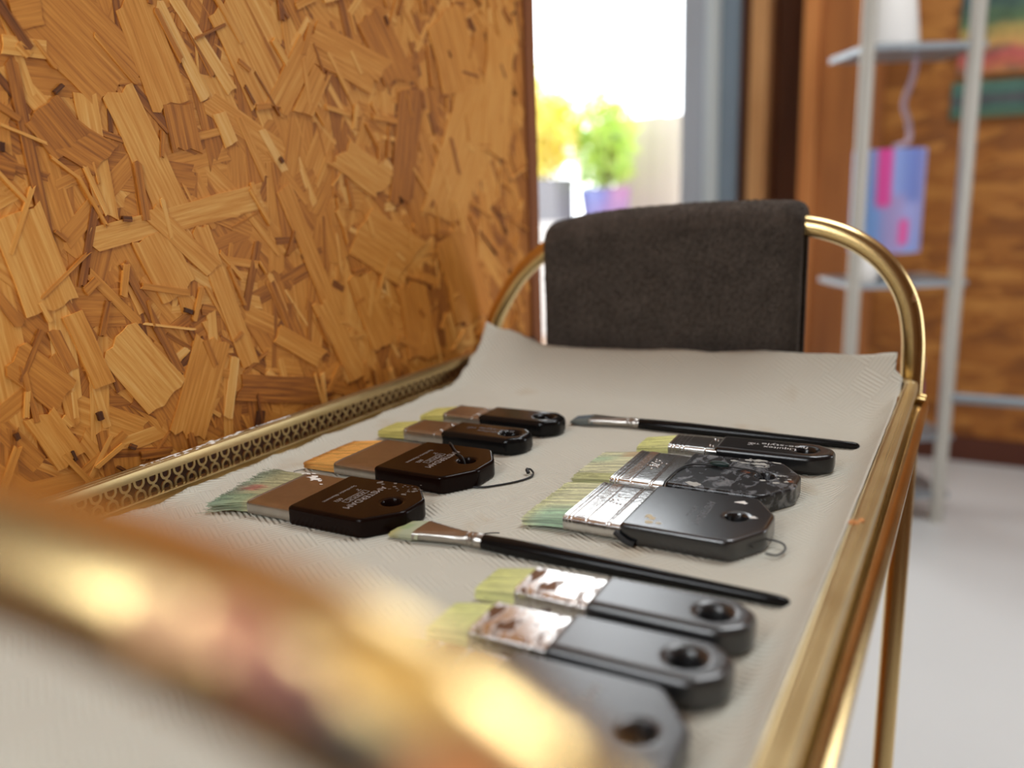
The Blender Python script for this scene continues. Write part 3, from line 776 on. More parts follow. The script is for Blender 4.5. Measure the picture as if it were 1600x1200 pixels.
def wide_brush(xc, yc, rot, label, tip, fer, han, cor, apex, w_tip, w_fer, w_han, body, steel, colour, strands, group, wild=1, th=13, hole=None, fan=1, grooves=(), knurl=None, emb=None, w_apex=.34, sw=.42, nails=(), slope=0):
    """flat house-ended brush; x values are scene x of tip, ferrule mouth, handle start, corner and apex"""
    t = thing('paintbrush', label, 'paintbrush', (xc, yc, .55), rot, group)
    X = lambda x: x-xc
    bristles(X(tip), X(fer), w_tip, w_fer*.95, 2.6, 4.2, 6.2, colour, strands, fan, wild, sw, slope).build('bristles', M['bristle'], t)
    f = ferrule(X(fer), X(han)+3, w_fer*.99, w_fer, 4.7, 6.3, [(X(g), w, d) for g, w, d in grooves], steel, t, knurl and (X(knurl[0]), X(knurl[1]), knurl[2]), [(X(a), b, c) for a, b, c in nails], emb=emb and [(X(a), b, c) for a, b, c in emb])
    a, b, c = X(han), X(cor), X(apex); ha = w_han*w_apex
    hx = (hole or (cor-1, 0)); h = handle_mesh([(a, -w_han*.97), (b, -w_han), (c, -ha), (c, ha), (b, w_han), (a, w_han*.97)], [3, 5, 4, 4, 5, 3], (X(hx[0]), hx[1]), 6.2, 0, th, 2.4, 1.6)
    ho = h.build('handle', body, t)
    return t, ho, f
def big_text(ho, x, m, z, s=1.0):
    rot = -math.pi/2
    q = lettering([('AMSTERDAM', x+11.5, 0, 7.4*s, rot, .98), ('ACRYLIC', x+4.6, -1, 4.4*s, rot, 1.0), ('2"', x-1.6, 9, 4.8*s, rot, 1), ('602', x-1.6, -11, 4.8*s, rot, 1), ('Synthetic filament', x-8.5, -1, 3.7*s, rot, 1.25)], m, ho, z)
    f = MB(); frame_lines(f, x+4.6, -1, 11.5*s, 2.7*s, rot, z); o = f.build('lettering', m, ho)
    return q
GB = 'wide flat paintbrushes lying on the kitchen paper'
GS = 'narrow flat paintbrushes lying on the kitchen paper'
# 1 nearest wide brush by the wall: worn greenish bristles with a red stain
def c1(t, v, r):
    c = col_mix(C3(206, 194, 150), C3(160, 164, 132), r)
    if t > .45: c = col_mix(c, C3(112, 140, 130), (t-.45)*1.1)
    if v < -.55 and t > .2: c = col_mix(c, C3(128, 158, 128), .6)
    d = math.hypot((t-.55)/.3, (v+.15)/.22)
    if d < 1: c = col_mix(c, C3(196, 84, 90), .75*(1-d*.5))
    return tuple(k*(.75+.5*r) for k in c)
t1, h1, f1 = wide_brush(-368, 393, R(1.5), 'wide dark brown brush with splayed greenish bristles stained red, nearest the strand board wall',
    -440, -405, -370, -312, -294, 32, 31.5, 33, M['black_brown'], M['steel_dull'], c1, 1500, GB, wild=2.4, hole=(-312, 0), sw=.36, slope=-6)
big_text(h1, -344+368, M['print_grey'], 13.06)
# paint specks on it
m = MB()
def speck(m, x, y, r, z, n=9, st=1.0):
    P = [(x+st*r*(1+random.uniform(-.5, .5))*math.cos(2*math.pi*k/n), y+r*(1+random.uniform(-.5, .5))*math.sin(2*math.pi*k/n), z) for k in range(n)]
    m.add(P+[(x, y, z+.15)], [(k, (k+1) % n, n) for k in range(n)])
for k in range(26): speck(m, 50+random.gauss(0, 9), 22+random.gauss(0, 5), random.uniform(.3, 1.1), 13.05, st=1.6)
speck(m, 27, 27, 2.2, 13.05); speck(m, 31, 25, 1.2, 13.05)
m.build('dried_paint', mat('grey_specks', srgb(104, 96, 88), .6), h1)['label'] = 'grey specks of dried paint'
m = MB()
for x, y, r, st in ((-27, 22, 2.6, 1.6), (-22, 20, 2.2, 1.8), (-18, 19, 1.6, 1), (-28, 25, 1.2, 2), (-36, 27, 1.3, 2.4), (-32, 28.5, 1.1, 2), (-39, 25.5, .9, 1.5), (-12, 13, .9, 1.5), (-24, 17.5, 1.2, 1)): speck(m, x, y, r, 11.08, st=st)
m.build('dried_paint', M['white_paint'], f1)['label'] = 'white splashes of dried paint'
# 2 ochre synthetic bristles, cord laid over the handle
c2 = lambda t, v, r: col_mix(C3(240, 190, 110), C3(214, 152, 72), r*.9) if t < .86 else col_mix(C3(206, 140, 60), C3(160, 98, 38), r)
t2, h2, f2 = wide_brush(-367, 480.5, R(0.6), 'wide dark brown brush with smooth ochre bristles and a black cord across its handle',
    -437, -405, -368, -309, -294, 30, 34, 35.5, M['black_brown'], M['steel_dull'], c2, 1300, GB, wild=.5, hole=(-313, 4), sw=.5)
big_text(h2, -342+367, M['print_grey'], 13.06)
m = MB()
L2 = [(54, 4, 6), (50, 6, 13.5), (42, 12, 14.1), (33, 21, 14.1), (25, 30, 14.1), (20, 35, 13.4), (20, 37.3, 9), (24, 38.2, 4), (32, 38.5, 2)]
m.tube(catmull(L2, 6), .65, 8); m.build('hanging_cord', M['cord'], t2)
m = MB()
L3 = [(58, -6, 1.6), (66, -14, 1.3), (76, -13, 1.2), (86, -3, 1.2), (94, 8, 1.3), (98, 19, 1.4), (97, 26, 2), (93, 29, 3.5), (92, 26, 4), (94, 24, 2.5)]
m.tube(catmull([(x, y, z) for x, y, z in L3], 6), lambda t: .75 if t < .86 else 1.4, 8); m.build('hanging_cord', M['cord'], t2)
# 7 wide brush at the open side, paint-smeared handle
def cgreen(t, v, r):
    c = col_mix(C3(240, 236, 208), C3(204, 206, 164), r)
    c = col_mix(c, C3(160, 200, 170), .6*max(0, 1-abs(v-.4)/.4)*max(0, min(1, (t-.35)*3)))
    if t < .3 and v > .5: c = col_mix(c, C3(196, 160, 120), .6)
    if v < -.7: c = col_mix(c, C3(186, 190, 110), .5)
    return tuple(k*(.8+.4*r) for k in c)
t7, h7, f7 = wide_brush(-166, 532, R(1.2), 'wide brush with pale green bristles and a black handle covered in grey paint smears',
    -236, -207, -169, -106, -90, 30, 35, 36, M['smeared'], M['steel'], cgreen, 1500, GB, wild=1.0, hole=(-112, 3), grooves=[(-203.5, .6, .22), (-201.3, .5, .2), (-192, .6, .22), (-179, .5, .2), (-177.5, .5, .2)], knurl=(-200, -193.5, 30),
    emb=[(-187+random.gauss(0, 2.6), 3+random.gauss(0, 7), random.uniform(.7, 1.3)) for _ in range(26)])
m = MB()
m.tube(catmull([(54, 3, 6), (49, 5, 13.8), (38, 8, 14.2), (22, 9, 14.2), (4, 4, 14.2), (-1, -8, 14), (-2, -24, 13.8), (-2.5, -36, 12.5), (-2.5, -37.5, 5), (0, -37.6, 2)], 7), .65, 8); m.build('hanging_cord', M['cord'], t7)
m = MB(); m.tube(catmull([(16, 9.6, 15), (22, 9.6, 15.2), (29, 9, 15.2)], 6), lambda t: 2.0*(1-abs(2*t-1)**4*.5), 10); m.build('cord_knot', mat('cord_green', (.01, .03, .025, 1), .4), t7)
m = MB()
PALE = mat('pale_paint', srgb(168, 166, 158), .5)
for n_, cx_, cy_, sx_, sy_, st_ in ((12, 16, -31, 3, 1.5, 1.5), (9, 62, -1, 4, 4, 1), (14, 40, 25, 8, 5, 2)):
    m = MB()
    for k in range(n_): speck(m, cx_+random.gauss(0, sx_), cy_+random.gauss(0, sy_), random.uniform(.6, 2), 13.1, st=st_)
    m.build('dried_paint', PALE, h7)['label'] = 'pale crust of dried paint'
# 8 wide brush with bright ferrule
def cgreen2(t, v, r):
    c = col_mix(C3(240, 236, 206), C3(202, 206, 160), r)
    c = col_mix(c, C3(164, 206, 180), .7*max(0, min(1, (-v-.3)*2.2))*max(0, min(1, (.95-t)*3)))
    if t > .8: c = col_mix(c, C3(206, 210, 150), .4)
    return tuple(k*(.8+.4*r) for k in c)
t8, h8, f8 = wide_brush(-164, 456.5, R(0.8), 'wide glossy black brush with greenish bristles and a small wire loop beyond its end',
    -233, -206, -170, -105.5, -91, 33, 34.5, 36.5, M['black_worn'], M['steel'], cgreen2, 1500, GB, wild=1.0, hole=(-111, 1), grooves=[(-203, .6, .22), (-200.5, .5, .2), (-191, .6, .22), (-178, .6, .22), (-176.4, .5, .2)], knurl=(-199, -192.5, 30),
    emb=[(-186+random.gauss(0, 2.2), 3+random.gauss(0, 6), random.uniform(.5, .9)) for _ in range(14)])
m = MB(); m.tube(catmull([(70, -8, 5), (75, -4, 4), (81, -6, 3.5), (83, -13, 3), (80, -20, 2.4), (74, -20, 2.5)], 6), .6, 8); m.build('hanging_cord', M['grey_cord'], t8)
m = MB(); ring = [(-5+3.6*math.cos(a_*.7), -34.5+2.2*math.sin(a_*.7)) for a_ in range(9)]
m.tube(catmull([(-8, -35.5, 7), (-4, -37, 5), (0, -37.6, 3), (4, -37.4, 2)], 5), 1.8, 8); m.build('cord_knot', M['cord'], t8)
m = MB()
for k in range(8): speck(m, 9+random.gauss(0, 2.4), -27+random.gauss(0, 3.5), random.uniform(1, 2.4), 13.1)
m.build('dried_paint', mat('yellow_paint', srgb(196, 178, 140), .5), h8)['label'] = 'yellowish dried paint at the edge'
for x, y, r in ((51, 24, 2.4), (62, 3, 1.5)):
    m = MB(); speck(m, x, y, r, 13.1, st=1.5); m.build('dried_paint', M['white_paint'], h8)['label'] = 'white dried paint spot'
lettering([('AMSTERDAM', 34, 0, 7, -math.pi/2, .95), ('ACRYLIC', 27, -1, 4.4, -math.pi/2, 1)], M['print_dim'], h8, 13.06)
# 11 nearest wide brush, partly hidden by the near bar
c11 = lambda t, v, r: col_mix(C3(220, 214, 150), C3(180, 186, 110), r)
t11, h11, f11 = wide_brush(-160, 243, R(1.0), 'wide black brush nearest the near bar, its bristles hidden behind the smeared brass',
    -222, -196, -158, -92, -75, 30, 31, 33, M['black_matt'], M['steel'], c11, 700, GB, wild=.8, hole=(-92, 2), grooves=[(-190, .6, .2), (-176, .6, .2)])
lettering([('AMSTERDAM', 44, 2, 7.6, -math.pi/2, .95), ('ACRYLIC', 34, 1, 5.4, -math.pi/2, 1.3)], M['print_grey'], h11, 13.06)

# narrow brushes
def narrow(xc, yc, rot, label, tip, fer, han, cor, apex, w, body, steel, colour, text=None, th=14.5, nails=True, hw=None, grooves=True, hx=None, strands=800, dish=3.0):
    t = thing('paintbrush', label, 'paintbrush', (xc, yc, .5), rot, GS); X = lambda x: x-xc
    bristles(X(tip), X(fer), w*.86, w*.92, 3.2, 4.6, 7.2, colour, strands, 1, .35, .42).build('bristles', M['bristle'], t)
    g = [(X(fer)+a, .6, .22) for a in (2.5, 5, 9, 12)]+[(X(han)-6, .5, .2)] if grooves else [(X(fer)+2.5, .5, .18), (X(han)-5, .5, .18)]
    f = ferrule(X(fer), X(han)+3, w*.96, w, 5.4, 7.2, g, steel, t, None, [(X(han)-4, .48*w, .95), (X(han)-1.6, .42*w, .8), (X(han)-4, -.5*w, .95), (X(han)-1.6, -.55*w, .8)] if nails else [], p=8)
    a, b, c = X(han), X(cor), X(apex); hw = hw or w*1.04
    h = handle_mesh([(a, -hw*.96), (b, -hw), (c, -hw*.45), (c, hw*.45), (b, hw), (a, hw*.96)], [3, 5, 5, 5, 5, 3], (X(hx or cor-5), 0), 6.4, 0, th, 4.2, dish, 8)
    ho = h.build('handle', body, t)
    if text: lettering([('Liquitex', 33, -3.4, 7.2, math.pi, 1.0), ('free-style\u2122', 31, 3.6, 7.0, math.pi, 1.25), (text, 12, 0, 5.5, math.pi/2, 1)], M['print_white'] if body is M['black_satin'] else M['print_dim'], ho, th+.06)
    return t
pale = lambda a, b: (lambda t, v, r: tuple(k*(.86+.28*r) for k in col_mix(a, b, r*.7+t*.25)))
g1 = pale(C3(226, 216, 140), C3(196, 188, 100)); g2 = pale(C3(240, 238, 176), C3(214, 216, 138))
narrow(-366, 555, R(0.8), 'narrow black brush with an olive yellow tip, just behind the ochre bristled brush', -436, -408, -372, -309, -299, 17.5, M['black_gloss'], M['steel_dull'], g1, '1"', grooves=False, hx=-315)
narrow(-364, 610, R(0.9), 'narrow black brush by the wall lying farthest back, with an olive yellow tip', -431, -405, -370, -307, -296, 17.5, M['black_gloss'], M['steel_dull'], g1, None, grooves=False, hx=-313)
narrow(-148, 598, R(2.6), 'narrow satin black brush with white lettering lying alongside the rear long handled brush', -219, -194, -160, -90, -77.5, 17, M['black_satin'], M['steel'], g2, '\u00be"', hx=-98)
narrow(-140, 339, R(1.2), 'narrow grey black brush lying right against the front long handled brush', -208, -185, -148, -84, -73, 15.5, M['black_matt'], M['steel_brown_reflect'], g2, None, nails=False, grooves=False, hw=17, hx=-91)
narrow(-140, 297, R(1.3), 'narrow grey black brush second from the near bar, with brown reflections painted on its ferrule', -208, -185, -148, -83, -72, 15.5, M['black_matt'], M['steel_brown_reflect'], g2, None, nails=False, grooves=False, hw=17.5, hx=-91)

# long handled brushes
def long_brush(p0, p1, label, colour, tipw=10.4):
    v = Vector(p1)-Vector(p0); ln = v.length; rot = math.atan2(v.y, v.x)
    t = thing('artist_brush', label, 'artist brush', (p0[0], p0[1], .45), rot, 'long handled artist brushes lying on the kitchen paper')
    fl, hs = 17, 58
    bristles(0, fl, tipw*.93, tipw*.97, 1.3, 2.6, 4.2, colour, 420, 1, .5, .32).build('bristles', M['bristle'], t)
    rings = []
    for i in range(31):
        k = i/30; x = lerp(fl, hs-8, k); hw = lerp(tipw, 4.6, k**.75); ht = lerp(2.9, 4.4, k); pw = lerp(4.5, 2.0, min(1, k*1.25))
        rings.append([(x, y, z) for y, z in sup(hw, ht, 4.6, 28, pw)])
    for x, r in ((hs-7.5, 4.2), (hs-6.8, 4.2), (hs-6.2, 4.7), (hs-4.6, 4.7), (hs-4, 4.2), (hs-3.4, 4.2), (hs-2.8, 4.8), (hs-.6, 4.8), (hs-.2, 4.6), (hs+3, 4.4)):
        rings.append([(x, y, z) for y, z in sup(r, r, 4.6, 28, 2)])
    m = MB(); m.loft(rings); m.build('ferrule', M['steel_dull'], t)
    prof = [(hs-.5, 4.3), (hs+1, 4.45), (hs+20, 5.0), (hs+45, 5.1), (hs+80, 4.5), (hs+115, 3.7), (ln-12, 3.0), (ln-5, 2.9), (ln-2, 2.4), (ln-.6, 1.5), (ln, .3)]
    rings = []
    for x, r in prof: rings.append([(x, r*math.cos(2*math.pi*k/24), lerp(4.6, 3.1, (x-hs)/(ln-hs))+r*math.sin(2*math.pi*k/24)) for k in range(24)])
    m = MB(); m.loft(rings); m.build('handle', M['black_gloss'], t)
    return t
def cblue(t, v, r):
    c = col_mix(C3(122, 134, 140), C3(84, 100, 112), r)
    if v < -.3: c = col_mix(c, C3(138, 142, 130), .6)
    return c
def cyel(t, v, r):
    c = col_mix(C3(206, 206, 176), C3(182, 190, 160), r)
    if t > .5: c = col_mix(c, C3(206, 190, 104), (t-.5)*1.8*(.6+.4*r))
    if abs(v) < .4 and .3 < t < .8: c = col_mix(c, C3(168, 186, 136), .7)
    return c
long_brush((-303, 650), (-68, 661), 'thin long handled black brush with a blue grey tip, at the back of the tray', cblue)
long_brush((-297, 381), (-66, 384), 'thin long handled black brush with a pale yellow tip, in the middle of the tray', cyel, 11.2)
# ---------------------------------------------------------------- the room
YW = 3770
def slab(name, x0, x1, y0, y1, z0, z1, m, label=None, cat=None):
    b = MB(); b.box(x0, x1, y0, y1, z0, z1); return struct(b.build(name, m, world=True), label, cat)
XL, XR, YB, CE = -3600, 1250, -250, 2750
slab('floor', XL, XR, YB, YW+60, FL-60, FL, M['floor'], 'pale grey painted floor', 'floor')
cx0, cx1, cy0, cy1 = ROOF
for nm, q in (('ceiling', (XL, cx0, YB, YW+60)), ('ceiling_side', (cx1, XR, YB, YW+60)), ('ceiling_far', (cx0, cx1, cy1, YW+60)), ('ceiling_near', (cx0, cx1, YB, cy0))):
    slab(nm, q[0], q[1], q[2], q[3], CE, CE+60, M['plaster'], 'white ceiling around the rooflight', 'ceiling')
rl = MB(); rl.box(cx0, cx1, cy0, cy1, CE+40, CE+46); struct(rl.build('window_3', M['glass'], world=True), 'rooflight over the room', 'window')
# far wall: opening from -2700 to -1201 (glazed door), jamb, boarded part
slab('wall_back', -680, XR, YW, YW+60, FL, CE, M['osb_far'], 'strand board wall behind the metal rack', 'wall')
slab('wall_back_side', XL, -2900, YW, YW+60, FL, CE, M['plaster'], 'wall beside the glazed door', 'wall')
slab('wall_back_top', -2900, -680, YW, YW+60, 2700, CE, M['plaster'], 'wall above the glazed door', 'wall')
slab('wall_side', XL-60, XL, YB, YW, FL, CE, M['plaster'], 'far side wall', 'wall')
# solid side wall, and the wall behind the camera with an added window
ry0, ry1, rz0, rz1 = RWIN
slab('wall_right', XR, XR+60, YB, ry0, FL, CE, M['side_board'], 'side wall', 'wall')
slab('wall_right_far', XR, XR+60, ry1, YW, FL, CE, M['side_board'], 'side wall beyond the side window', 'wall')
slab('wall_right_low', XR, XR+60, ry0, ry1, FL, rz0, M['side_board'], 'side wall under the window', 'wall')
slab('wall_right_top', XR, XR+60, ry0, ry1, rz1, CE, M['side_board'], 'side wall over the side window', 'wall')
wx0, wx1, wz0, wz1 = ADDED_WIN
slab('wall_front', XL, wx0, YB-60, YB, FL, CE, M['side_board'], 'wall beside the added window behind the camera', 'wall')
slab('wall_front_side', wx1, XR, YB-60, YB, FL, CE, M['side_board'], 'wall beside the added window behind the camera', 'wall')
slab('wall_front_low', wx0, wx1, YB-60, YB, FL, wz0, M['side_board'], 'wall under the added window behind the camera', 'wall')
slab('wall_front_top', wx0, wx1, YB-60, YB, wz1, CE, M['side_board'], 'wall over the added window behind the camera', 'wall')
slab('baseboard_back', -640, XR, YW-16, YW, FL, FL+105, M['skirting'], 'dark reddish skirting board under the strand board wall', 'baseboard')
# glazed door: aluminium leaf and frame
d = thing('door_1', 'grey aluminium framed glazed door to the bright yard', 'door', (-1900, YW, FL)); struct(d)
def dpart(name, x0, x1, y0, y1, z0, z1, m):
    b = MB(); b.box(x0+1900, x1+1900, y0-YW, y1-YW, z0-FL, z1-FL); return b.build(name, m, d)
dpart('frame', -1201, -1106, YW-30, YW+40, FL, 2700, M['alu'])
dpart('frame', -1106, -1028, YW-8, YW+40, FL, 2700, M['alu_light'])
dpart('frame', -1028, -952, YW-40, YW+60, FL, 2700, M['alu_dark'])
dpart('frame', -2900, -2760, YW-30, YW+40, FL, 2700, M['alu'])
dpart('frame', -2760, -1201, YW-30, YW+40, FL, FL+50, M['alu'])
dpart('frame', -2760, -1201, YW-30, YW+40, 2630, 2700, M['alu'])
dpart('pane', -2760, -1201, YW, YW+6, FL+50, 2630, M['glass'])
# timber jamb: dark groove, pale strip, deep dark reveal, orange batten
slab('trim_2', -952, -905, YW+10, YW+60, FL, 2700, M['wood_dark'], 'dark timber strip beside the aluminium door frame', 'trim')
slab('trim_3', -905, -836, YW-30, YW+60, FL, 2700, M['wood_light'], 'pale timber strip beside the aluminium door frame', 'trim')
slab('trim_4', -836, -686, YW+150, YW+210, FL, 2700, M['wood_dark'], 'dark timber back of the recess beside the door', 'trim')
slab('trim_5', -836, -826, YW+60, YW+150, FL, 2700, M['wood_dark'], 'dark timber side of the recess beside the door', 'trim')
slab('trim_6', -700, -680, YW+60, YW+150, FL, 2700, M['wood_dark'], 'dark timber return of the recess', 'trim')
slab('trim_7', -690, -628, YW-46, YW, FL, CE, M['wood_orange'], 'orange timber batten at the edge of the strand board wall', 'trim')
slab('trim_8', -628, -380, YW-14, YW, FL, CE, M['wood_mid'], 'brown timber boarding behind the metal rack', 'trim')
# paintings on the far wall
def canvas(name, x0, x1, z0, z1, fn, label):
    t = thing(name, label, 'painting', (x0, YW-24, z0)); m = MB()
    nx_, nz_ = 60, 50; V = []; Cc = []
    for j in range(nz_+1):
        for i in range(nx_+1):
            x, z = (x1-x0)*i/nx_, (z1-z0)*j/nz_; V.append((x, 0, z)); Cc.append(fn(i/nx_, j/nz_))
    m.add(V, [(j*(nx_+1)+i, j*(nx_+1)+i+1, (j+1)*(nx_+1)+i+1, (j+1)*(nx_+1)+i) for j in range(nz_) for i in range(nx_)], tone=Cc)
    m.build('painted_face', M['canvas'], t)
    b = MB(); b.box(0, x1-x0, .5, 22, 0, z1-z0); b.build('stretcher', mat('linen', srgb(150, 140, 120), .8), t)
    return t
def bands(tab):
    def fn(u, v):
        q = v+.035*nz(u*5, v*3)+.02*nz(u*17, v*9)
        for (a, ca), (b, cb) in zip(tab, tab[1:]):
            if q <= b:
                t = max(0, min(1, (q-a)/(b-a))); c = col_mix(ca, cb, t*t*(3-2*t)); break
        else: c = tab[-1][1]
        n_ = nz(u*6, v*14, 3)
        if n_ > .25: c = col_mix(c, C3(60, 90, 80), .5)
        return c
    return fn
canvas('painting', -128, 420, 585, 1010, bands([(0, C3(206, 140, 84)), (.06, C3(200, 110, 84)), (.16, C3(206, 100, 96)), (.24, C3(214, 164, 96)), (.34, C3(190, 164, 92)), (.44, C3(96, 124, 84)), (.6, C3(72, 100, 92)), (.72, C3(70, 88, 120)), (.85, C3(64, 80, 96)), (1, C3(90, 110, 90))]),
       'abstract painting of horizontal red, ochre, green and blue bands at upper right')
canvas('painting', -140, 420, 428, 560, bands([(0, C3(96, 122, 92)), (.3, C3(74, 112, 100)), (.5, C3(92, 84, 92)), (.7, C3(80, 120, 108)), (1, C3(92, 128, 110))]),
       'low wide teal green painting hanging under the banded painting')
# ---------------------------------------------------------------- metal rack with lamp
def Z(h): return h
Lx, Ly, Rx_, Ry = -340, 2850, -57, 3020
rack = thing('metal_rack', 'open metal rack with pale posts and grey shelves in front of the far wall', 'rack', (-200, 2980, FL))
def Kp(x, y, z): return (x+200, y-2980, z-FL)
def post(x, y, z0, z1, m, hw=20):
    b = MB(); b.tube([Kp(x, y, z0), Kp(x, y, (z0+z1)/2), Kp(x, y, z1)], hw, 20); return b.build('post', m, rack)
post(Lx, Ly, FL, 1500, M['post_metal'], 21); post(Rx_, Ry, FL, 1500, M['post_metal'], 22)
# shelf axes
ux, uy = (Rx_-Lx)/math.hypot(Rx_-Lx, Ry-Ly), (Ry-Ly)/math.hypot(Rx_-Lx, Ry-Ly); W_ = math.hypot(Rx_-Lx, Ry-Ly); vx, vy = -uy, ux
def shelf(z, depth=265, over=34, th=14, name='shelf'):
    m = MB(); q = []
    for zz in (z-th, z):
        for a_, b_ in ((-8, -6), (W_+over, -6), (W_+over, depth), (-8, depth)): q.append(Kp(Lx+ux*a_+vx*b_, Ly+uy*a_+vy*b_, zz))
    m.add(q, [(3, 2, 1, 0), (4, 5, 6, 7), (0, 1, 5, 4), (1, 2, 6, 5), (2, 3, 7, 6), (3, 0, 4, 7)], flat=True)
    m2 = MB()
    return m.build(name, M['shelf_metal'], rack)
shelf(606, th=18); shelf(-112, th=18); shelf(1250); shelf(-628, th=16); shelf(-828, th=20)
m = MB(); m.tube([Kp(Rx_, Ry, -497), Kp(260, 3020, -497), Kp(600, 3020, -497)], 17, 12); m.build('rail', M['shelf_metal'], rack)
post(600, 3020, FL, -470, M['post_metal'], 20)
# objects on the rack
def on(a_, b_): return (Lx+ux*a_+vx*b_, Ly+uy*a_+vy*b_)
lx, ly = on(136, 100)
lamp = thing('table_lamp', 'lamp with a blue and pink painted drum shade on the rack shelf', 'lamp', (lx, ly, -112))
prof = [(0, 58), (6, 60), (10, 56), (16, 20), (30, 12), (92, 12), (110, 12)]
m = MB(); m.loft([[(r*math.cos(k*math.pi/16), r*math.sin(k*math.pi/16), z) for k in range(32)] for z, r in prof]); m.build('base', M['shelf_metal'], lamp)
def shade_col(a, h):
    c = col_mix(C3(150, 192, 252), C3(200, 192, 246), .5+.9*nz(math.cos(a)*1.6, math.sin(a)*1.6, h*1.3))
    # angle measured so that a=0 faces the camera side
    def streak(a0, w, h0, h1):
        d = abs((a-a0+math.pi) % (2*math.pi)-math.pi)/w
        e = min(1, max(0, (h-h0)/.08))*min(1, max(0, (h1-h)/.08)); return max(0, 1-d*d)*e
    c = col_mix(c, C3(120, 146, 222), .8*streak(.72, .5, .45, 1.1))
    c = col_mix(c, C3(150, 205, 255), .8*streak(-.95, .5, .1, 1.1))
    c = col_mix(c, C3(196, 170, 220), .8*streak(.2, .45, -.1, .6))
    c = col_mix(c, C3(255, 96, 186), 1.5*streak(-.1, .26, .42, 1.2))
    c = col_mix(c, C3(248, 104, 184), 1.5*streak(.52, .2, .05, .36))
    return c
m = MB(); V = []; Cc = []; n = 72; hs_ = 40
base_a = math.atan2(-ly, -lx)
for j in range(hs_+1):
    for k in range(n):
        a_ = 2*math.pi*k/n; r = 108; V.append((r*math.cos(a_), r*math.sin(a_), 92+j/hs_*322)); Cc.append(shade_col(a_-base_a, j/hs_))
for j in range(hs_, -1, -hs_):
    for k in range(n):
        a_ = 2*math.pi*k/n; V.append((105*math.cos(a_), 105*math.sin(a_), 92+j/hs_*322)); Cc.append(C3(220, 214, 222))
fs = [(j*n+k, j*n+(k+1) % n, (j+1)*n+(k+1) % n, (j+1)*n+k) for j in range(hs_+2) for k in range(n)]
fs += [((hs_+2)*n+k, (hs_+2)*n+(k+1) % n, (k+1) % n, k) for k in range(n)]
m.add(V, fs, tone=Cc); m.build('lamp_shade', M['shade'], lamp)
m = MB()
wx = lambda x, y, z: (x-lx, y-ly, z+112)
m.tube(catmull([wx(lx+10, ly+10, 310), wx(lx+46, ly+70, 330), wx(lx+40, ly+108, 390), wx(lx+22, ly+112, 450), wx(lx+44, ly+116, 530), wx(lx+50, ly+118, 590)], 8), 9, 10); m.build('power_cord', M['lilac'], lamp)
vx0, vy0 = on(125, 120)
pot = MB(); prof = [(0, 80), (4, 84), (10, 84), (220, 60), (226, 56), (222, 52), (20, 74), (14, 0.5)]
pot.loft([[(r*math.cos(k*math.pi/16), r*math.sin(k*math.pi/16), z) for k in range(32)] for z, r in prof])
o = pot.build('vase', M['white_ceramic']); o.location = (vx0*S, vy0*S, 606*S+T)
tag(o, 'white tapering vase standing on the upper shelf of the metal rack', 'vase')
jx, jy = on(40, 26)
j_ = MB(); prof = [(0, 30), (4, 36), (30, 46), (60, 45), (86, 34), (92, 30), (92, 26), (40, 38), (10, 1)]
j_.loft([[(r*math.cos(k*math.pi/16), r*math.sin(k*math.pi/16), z) for k in range(32)] for z, r in prof])
j_o = j_.build('pot', M['white_ceramic']); j_o.location = (jx*S, jy*S, -112*S+T)
tag(j_o, 'small round white pot standing in front of the painted lamp', 'pot')
bx_, by_ = on(245, 55)
bt = thing('bottle', 'purple bottle with a pink top on the low shelf behind the trolley corner', 'bottle', (bx_, by_, -628))
m = MB(); prof = [(0, 26), (4, 30), (170, 30), (196, 22), (208, 14), (216, 13)]
m.loft([[(r*math.cos(k*math.pi/12), r*math.sin(k*math.pi/12), z) for k in range(24)] for z, r in prof]); m.build('body', M['purple'], bt)
m = MB(); prof = [(214, 24), (218, 26), (256, 24), (262, 18)]
m.loft([[(r*math.cos(k*math.pi/12), r*math.sin(k*math.pi/12), z) for k in range(24)] for z, r in prof]); m.build('cap', M['pink'], bt)

# ---------------------------------------------------------------- the yard beyond the glass
slab('ground', -9000, 3000, YW+220, 12000, FL-60, FL-4, M['paving'], 'pale peach paving of the yard', 'ground')
fn = thing('garden_fence', 'pale beige boarded fence at the end of the yard', 'fence', (-2000, 6800, FL))
for k in range(26):
    x = -2760+k*86; b = MB(); b.box(x+2000, x+2000+82, 0, 18, 40, 795-FL+6*math.sin(k*2.1)); b.build('board', M['fence'], fn)
for zz in (200, 1500):
    b = MB(); b.box(-800, 1450, 18, 50, zz, zz+80); b.build('rail', M['fence'], fn)
pl = MB(); pl.box(-3900, -2940, 6050, 6500, FL-4, -20); o = pl.build('plinth', M['render'], world=True); tag(o, 'low white rendered plinth in the yard carrying the grey trough', 'plinth')
tr = thing('planter_trough', 'grey trough on the white plinth planted with yellow foliage', 'planter', (-3400, 6260, -20))
b = MB()
for q in ((-470, 430, -170, -140, 0, 340), (-470, 430, 140, 170, 0, 340), (-470, -440, -140, 140, 0, 340), (400, 430, -140, 140, 0, 340), (-440, 400, -140, 140, 0, 300)): b.box(*q)
b.build('trough', M['planter'], tr)
